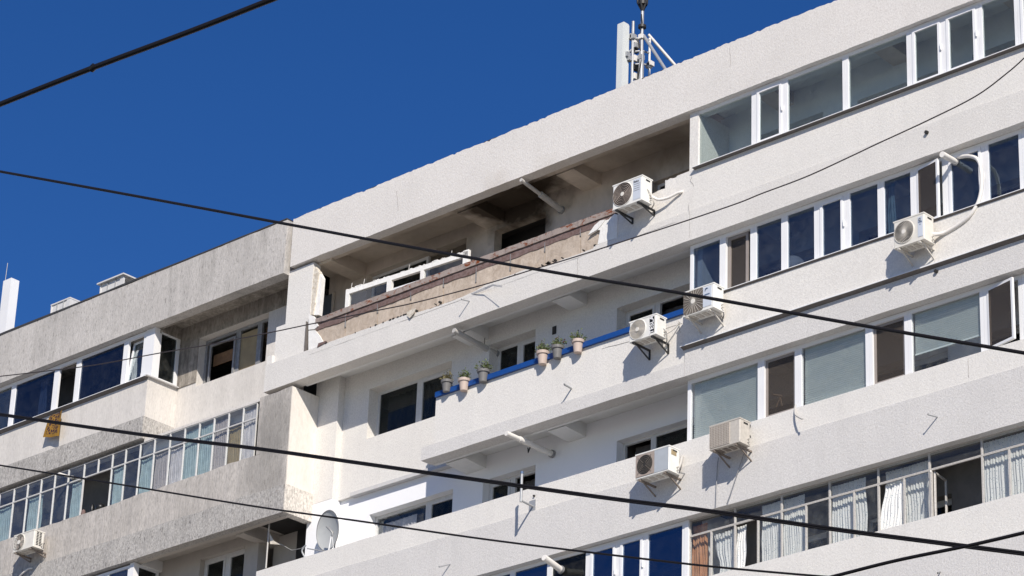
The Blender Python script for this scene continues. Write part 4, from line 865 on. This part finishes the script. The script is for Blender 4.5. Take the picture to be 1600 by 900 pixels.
# ================================================================== SATELLITE DISH
dc = P(512,829,.45); nrm = (Vector((-.15,-1,-.12))).normalized(); ux = nrm.cross(Vector((0,0,1))).normalized(); uz = ux.cross(nrm).normalized()*1
D = thing('satellite_dish', 'round grey satellite dish standing behind the parapet by the white wall', 'satellite dish', tuple(dc-Vector((0,0,.5))))
vs = []; nr, na = 6, 36
for j in range(nr+1):
    for k in range(na):
        rr = .42*j/nr+.001; a = 2*math.pi*k/na; vs.append(dc+ux*rr*.93*math.cos(a)+uz*rr*math.sin(a)+nrm*(.07*(rr/.42)**2-.07))
fs = [(j*na+k, j*na+(k+1)%na, (j+1)*na+(k+1)%na, (j+1)*na+k) for j in range(nr) for k in range(na)]
MB().add(vs, fs, True).build('reflector', M['dish'], D)
MB().tube([dc+ux*.42*.93*math.cos(2*math.pi*k/36)+uz*.42*math.sin(2*math.pi*k/36) for k in range(37)], .011, 5, False).build('rim', M['oldmetal'], D)
yl = dc.y-.22
MB().tube([P(512.5,866,yl), P(517.5,838,yl)], .014, 8).build('arm', M['pvc'], D)
MB().tube([P(522,866,yl+.12), P(519,838,yl)], .009, 6).build('stay', M['pvc'], D)
MB().tube([P(510,823,yl), P(515,827,yl), P(520,833,yl), P(519,838,yl)], [.014,.026,.026,.018], 10).build('receiver', M['oldmetal'], D)
MB().tube([dc-nrm*.08, dc-nrm*.2-Vector((0,0,.1)), (dc.x, dc.y+.2, 21.2)], .022, 6).build('mast', M['galv'], D)
hose('clamp', 'pole clamp with white knob left of the dish', 'clamp', [P(478,852,.3),P(474,856,.3),P(472,862,.3),P(477,872,.35)], .02, 'galv')
hose('rod', 'thin rod from the clamp to the satellite dish', 'rod', [P(480,857,.3),P(492,859,.35),P(503,861,.4)], .012, 'galv')
# ================================================================== ANTENNA BRACKET on the eighth floor parapet
T = thing('antenna_bracket', 'galvanised antenna bracket with vertical tube and blue cap on the parapet', 'bracket', tuple(P(832,792,.025)))
pl = P(832,792,.02); MB().box(pl.x-.08, pl.x+.08, .008, .024, pl.z-.13, pl.z+.13).build('wall_plate', M['galv'], T)
e = P(814,782,-.42); MB().tube([(pl.x+.02,.01,pl.z), e], .022, 8).build('arm', M['galv'], T)
tp = P(817,740,-.42); tp = Vector((e.x, e.y, tp.z)); MB().tube([e-Vector((0,0,.03)), tp], .026, 10).build('tube', M['galv'], T)
MB().tube([tp, tp+Vector((0,0,.05))], .03, 10).build('cap', M['text_blue'], T)
# ================================================================== DRAIN PIPES of the loggias
def pipe(label, p0, p1, r0, r1=None, k=.5, mat='pipe'):
    T = thing('drain_pipe', label, 'drain pipe', tuple(p0), 'loggia drain pipes'); pm = p0.lerp(p1, k)
    if r1: MB().tube([p0, pm], r0, 12).build('thin_tube', M[mat], T); MB().tube([pm-(p1-p0)*.02, p1], r1, 12).build('thick_tube', M[mat], T)
    else: MB().tube([p0, p1], r0, 12).build('tube', M[mat], T)
    d = (p1-p0).normalized(); MB().tube([p1-d*.02, p1+d*.03], (r1 or r0)+.02, 12).build('collar', M['oldmetal'], T); return T
pipe('two-part drain pipe sloping across the burnt tenth floor loggia', P(814,281,.0), P(877,328,1.24), .04, .065, .5)
pt = pipe('grey drain pipe hung by rods under the ninth floor ceiling beam', P(709,516,.05), P(775,553,1.18), .055, .062, .6)
for u, v in ((725,519),(757,538)):
    q = P(u, v, .4 if u == 725 else .85); MB().tube([q, q+Vector((0,0,.28))], .007, 5).build('hanger_rod', M['black_steel'], pt)
pt = pipe('white drain pipe poking out beyond the eighth floor soffit', P(791,677,-.28), P(862,709,.98), .05, .06, .3, 'hose')
q = P(829,697,.4); MB().tube([q+Vector((.02,0,.09)), q, q+Vector((-.06,0,-.12)), q+Vector((-.07,0,-.02))], .014, 5).build('black_tape', M['black'], pt)
pipe('white plastic pipe sticking out over the blue seventh floor panes', P(850,871,-.35), P(876,890,.12), .06, None, .5, 'hose')
pipe('short beige pipe sticking out at the top of the ninth floor window', P(1472,241,-.22), P(1493,253,.2), .055, None, .5, 'hose')
pipe('thin pale pipe above the ninth floor glazing of the weathered block', P(92,740,-.3), P(112,746,.06), .03, None, .5, 'hose')
# ================================================================== SMALL HOOKS AND STUBS on the bands
GHK = 'metal hooks left in the bands'
def hook(label, u0, v0, u1, v1, y0=-.22, y1=.02, r=.012, mat='galv'):
    p1 = P(u1, v1, y1); p0 = P(u0, v0, y0)
    return tag(MB().tube([p0-Vector((0,0,-.02)), p0, p1], r, 6).build('hook', M[mat]), label, 'hook', GHK)
hook('bent metal hook on the band under the damaged balcony', 721,468,735,471)
hook('white metal hook on the band under the flower pots', 882,601,893,607, r=.02)
hook('thin metal hook on the band above the blowing curtain', 1450,648,1466,652)
hook('thin metal hook on the parapet at the bottom, left of the blue panes', 686,886,705,881)
hook('thin metal hook on the wall right of the dark round fan unit', 1064,739,1071,740, y0=-.12)
hook('short dark hook on the band at the bottom right corner', 1465,896,1470,893, y0=-.1, mat='oldmetal')
for lb_, u, v in (('dark open pipe stub on the band below the tenth floor glazing', 1449,207), ('dark open pipe stub on the band below the swirl-grille unit', 1464,424), ('small dark hole near the antenna bracket', 834,774)):
    p = P(u, v, 0); s_ = .035 if u > 900 else .02; T = tag(MB().tube([p+Vector((0,-.05 if u > 900 else -.01,-.01)), p+Vector((0,.04,0))], s_, 8).build('pipe_stub', M['dark']), lb_, 'pipe stub', 'open pipe stubs')
# stored things behind the glass
tag(MB().tube([P(1213,636,.35), P(1220,618,.35)], .012, 5).tube([P(1222,634,.35), P(1219,619,.35)], .012, 5).tube([P(1209,617,.35), P(1222,619,.35)], .02, 5).build('folding_stand', M['hose']), 'small pale folding stand behind the brown screened window', 'stand')
p = P(1241,412,.5); vs = []
T = tag(MB().tube([p+Vector((0,0,-.14)), p+Vector((0,0,-.05)), p+Vector((.01,0,.06)), p+Vector((.02,0,.12)), p+Vector((.03,0,.15))], [.2,.21,.17,.11,.02], 14).build('bundle', M['c_sheer']), 'rounded cloth bundle lying behind the ninth floor panes', 'bundle')
for lb_, u, v, w_, h in (('dark round vase behind the open panes, left one', 145, 782, .09,.2), ('dark low box behind the open panes, right one', 158, 778, .2,.14), ('red-brown jar at the left end of the open panes', 131, 793, .09,.14)):
    p = P(u, v, .13); p.z = 23.93+h/2; o = MB().tube([(p.x,p.y,p.z-h/2),(p.x,p.y,p.z-h*.2),(p.x,p.y,p.z+h*.25),(p.x,p.y,p.z+h/2)], [w_*.5,w_*.6,w_*.5,w_*.25], 12).build('jar', M['black' if u != 131 else 'rust']); tag(o, lb_, 'jar', 'jars behind the open panes')
# ================================================================== ROOF: antennas and vents
T = thing('antenna_mast', 'roof antenna mast with white panel antenna and diagonal braces', 'antenna mast', tuple(P(1003,125,1.5)))
zr = 28.85
def V3(u, v, y): return P(u, v, y)
mt_ = P(1003,60,1.6); MX = mt_.x
MB().tube([(MX,1.6,zr),(MX,1.6,31.0)], .055, 10).tube([(MX,1.6,31.0),(MX,1.6,31.95)], .035, 10).build('mast', M['galv'], T)
zf = P(1003,42,1.6).z; MB().tube([(MX,1.6,zf-.03),(MX,1.6,zf+.03)], .085, 12).build('flange', M['black_steel'], T)
MB().tube([(MX+.03,1.56,zr)]+[(MX+.035*math.cos(k*1.3),1.56+.02*math.sin(k*2),zr+k*.2) for k in range(1,16)], .014, 5).tube([(MX-.04,1.57,zr)]+[(MX-.05+.02*math.cos(k*1.9),1.57,zr+k*.2) for k in range(1,11)], .018, 5).build('feeder_cable', M['black'], T)
top = MB()
for a in range(5): top.tube([(MX,1.6,31.95),(MX+.1*math.cos(a*1.26),1.6+.1*math.sin(a*1.26),32.16),(MX+.13*math.cos(a*1.26),1.6+.13*math.sin(a*1.26),32.6)], .026, 6)
top.tube([(MX,1.6,32.1),(MX,1.6,32.2)], .1, 12).build('dipole_cluster', M['black_steel'], T)
pa = P(967,100,1.45); x0 = pa.x
def panel(x0, zt, nm, T, w=.16, y=1.25, dep=.16, lean=0):
    MB().prism(x0, x0+w, [(y,zr-.3),(y+dep,zr-.3),(y+dep,zt-.03),(y+dep-.03,zt),(y+.03,zt),(y,zt-.03)]).build(nm, M['antenna'], T)
zt = P(967,38,1.3).z
panel(P(963.5,90,1.25).x, zt, 'panel_antenna', T, .15, 1.25, .2)
sp = P(989,60,1.5); MB().tube([(sp.x,1.5,zr),(sp.x,1.5,P(989,34,1.5).z)], .032, 8).build('side_tube', M['galv'], T)
sq = P(1015,80,1.8); MB().tube([(sq.x,1.8,zr),(sq.x,1.8,P(1015,60,1.8).z)], .025, 8).build('side_tube', M['hose'], T)
cl = MB()
for u, v, y in ((986,58,1.5),(990,58,1.5),(1003,58,1.6),(1002,90,1.6),(994,72,1.55),(980,86,1.4),(984,92,1.45),(1014,103,1.8),(1017,100,1.8)):
    c = P(u, v, y); cl = MB().box(c.x-.05,c.x+.05,c.y-.06,c.y+.05,c.z-.05,c.z+.05); cl.build('clamp', M['hose' if (u+v) % 2 else 'galv'], T)
for za in (P(990,60,1.5).z, P(990,80,1.5).z, P(990,100,1.5).z):
    MB().tube([(sp.x-.02,1.5,za),(MX+.02,1.6,za),(sq.x,1.8,za+.02)], .022, 6).build('cross_bar', M['galv'], T)
MB().tube([(P(966,86,1.45).x+.1,1.45,P(975,84,1.45).z),(P(980,84,1.45).x,1.45,P(980,84,1.45).z),(sp.x,1.5,P(986,78,1.5).z)], .03, 6).build('panel_clamp', M['galv'], T)
for k in range(5):
    c = P(994, 64+k*14, 1.58); MB().box(c.x-.035,c.x+.03,1.5,1.62,c.z-.07,c.z+.06).build('feeder_box', M['hose' if k % 2 == 0 else 'black'], T)
MB().tube([P(1006,56,1.62), P(1042,112,1.2)], .035, 8).build('brace', M['galv'], T)
MB().tube([P(1013,54,1.8), P(1060,108,2.4)], .032, 8).build('brace', M['hose'], T)
T = thing('panel_antenna', 'tall white panel antenna at the left edge of the photo', 'antenna', tuple(P(8,520,1.3)))
MB().prism(P(-4,520,1.25).x, P(8,520,1.25).x, [(1.25,zr-.2),(1.5,zr-.2),(1.5,P(8,440,1.3).z),(1.25,P(8,440,1.3).z)]).build('radome', M['pvc'], T)
c = P(8,440,1.4); MB().tube([(c.x,1.4,c.z-.02),(c.x+.02,1.4,c.z+.5)], .01, 5).build('lightning_rod', M['galv'], T)
c = P(-6,480,1.6); MB().tube([(c.x,1.6,zr),(c.x,1.6,c.z+.3)], .04, 8).build('mast', M['black_steel'], T)
def vent(label, u, v, wd, hh, dd, lid, open_=False):
    c = P(u, v, 1.6); x0, y0, z0 = c.x, 1.6, 29.3
    T = thing('roof_vent', label, 'roof vent', (x0, y0, zr), 'sheet metal roof vents')
    MB().box(x0, x0+.03, y0, y0+dd, z0-.4, z0+hh).box(x0+wd-.12, x0+wd, y0, y0+.05, z0-.4, z0+hh).box(x0, x0+wd, y0+dd-.03, y0+dd, z0-.4, z0+hh).box(x0+.03, x0+wd-.12, y0+.02, y0+.04, z0-.4, z0+hh).build('housing', M['pvc_shade'], T)
    if not open_: MB().box(x0+wd-.03, x0+wd-.001, y0+.05, y0+dd-.03, z0-.4, z0+hh).build('side_panel', M['pvc_shade'], T)
    for k in (.33, .66): MB().box(x0+wd*k-.008, x0+wd*k+.008, y0-.008, y0+.02, z0-.4, z0+hh).build('seam', M['galv'], T)
    MB().box(x0-.06*lid, x0+wd+.06*lid, y0-.06*lid, y0+dd+.05*lid, z0+hh, z0+hh+.035).build('lid', M['pvc_shade'], T)
    if open_: MB().box(x0+.06, x0+wd*.5, y0-.01, y0+.015, z0+.2, z0+.5).build('louvre_panel', M['pvc_shade'], T)
c0 = P(80,478,1.6).z; c1 = P(157,445,1.6).z
vent('plain sheet metal vent box on the roof, left of the two', 79.5, 480, .72, c0-29.3, 1.1, .1)
vent('sheet metal vent with overhanging lid and open flank on the roof, right of the two', 156.5, 446, .86, c1-29.3, 1.0, 1, True)
# ================================================================== OVERHEAD CABLES across the street
def cable(label, pts, y, r, mat='cable', double=False, ext=18):
    if not isinstance(y, (list, tuple)): y = [y]*len(pts)
    p = [P(u, v, yy) for (u, v), yy in zip(pts, y)]
    p = p[1:-1] if len(p) > 4 else p
    ends = lambda c: [c[0]+(c[0]-c[4]).normalized()*ext] + c + [c[-1]+(c[-1]-c[-5]).normalized()*ext]
    T = thing('overhead_cable', label, 'cable', tuple(p[0]), 'overhead cables crossing the street') if double else None
    if double:
        pc = ends(curve(p, 20)); MB().tube(pc, r, 8).build('strand', M[mat], T)
        MB().tube([q+Vector((0,0,-r*1.5+.0*k)) for k, q in enumerate(pc)], r*.82, 8).build('strand', M[mat], T); return T
    return tag(MB().tube(ends(curve(p, 12)), r, 8).build('overhead_cable', M[mat]), label, 'cable', 'overhead cables crossing the street')
cable('thick black cable crossing the sky in the top left corner', [(-10,167),(0,163),(145,106),(300,48),(425,-1),(480,-23)], -30, .017)
c = P(145,106,-30); tag(MB().tube([c+Vector((-.016,0,-.006)), c+Vector((.016,0,.006))], .022, 10).build('cable_clamp', M['black']), 'small dark clamp on the thick cable in the top left', 'clamp')
cable('long dark cable running from left sky down to the right edge', [(-10,266),(0,268),(150,295),(300,322.5),(450,350.5),(650,387.5),(880,428),(1069,459),(1330,505.5),(1600,551.5),(1620,555)], -25, .013, 'cable')
cable('heavy double cable crossing the lower half of the photo', [(-10,645),(0,646.5),(226,678.5),(400,699.5),(560,722),(750,749),(950,777),(1100,796),(1300,825),(1450,844.5),(1600,863.5),(1620,866)], -28, .0078, 'cable', True)
cable('thin cable crossing the bottom left below the heavy one', [(-10,725.5),(0,727),(200,759),(400,791.5),(560,814),(750,841.5),(950,866.5),(1120,886),(1300,902),(1350,907)], -22, .0095, 'cable')
cable('thick black cable in the bottom right corner', [(1270,911),(1305,900),(1400,876),(1516,852),(1600,832.5),(1620,828)], -29, .0085)
cable('thin dark wire drooping across the damaged balcony up to the right edge', [(-10,588.5),(0,588),(70,580),(150,570),(250,551.5),(330,538),(425,519),(480,507.5),(585,486),(650,472.5),(755,445),(830,422),(900,401),(980,375),(1060,349),(1150,318.5),(1190,302.5),(1260,276),(1330,244),(1370,225),(1450,188),(1525,150),(1575,113),(1600,91),(1615,76)], -9, .0095, 'cable_brown', ext=6)

p = P(866, 516, .93); tag(MB().box(p.x-.05, p.x+.05, .925, .938, p.z-.085, p.z+.085).build('vent_hole', M['dark']), 'small black square vent hole in the loggia wall above the flower pots', 'vent hole')

M['crack'] = simple('hairline_crack', (.30,.28,.26), .9)
def crack(pts, y):
    q = [P(u, v, y) for u, v in pts]; c = []
    for a_, b_ in zip(q, q[1:]):
        for k in range(5): t = k/5; p = a_.lerp(b_, t); c.append(Vector((p.x+random.uniform(-.012,.012), y, p.z+random.uniform(-.012,.012))))
    c.append(q[-1]); MB().tube(c, .0035, 4).build('crack', M['crack'], RB)
for pts, y in (([(1082,272),(1079,283),(1084,291)], .03), ([(1076,318),(1078,345),(1077,372)], 0), ([(902,402),(903,420),(902,440)], 0),
               ([(1060,500),(1063,520)], -.003), ([(940,545),(1000,528),(1066,505)], .024), ([(1140,76),(1142,90),(1141,104)], 0), ([(620,298),(622,330)], 0), ([(1512,560),(1514,590)], .024)):
    crack(pts, y-.001)
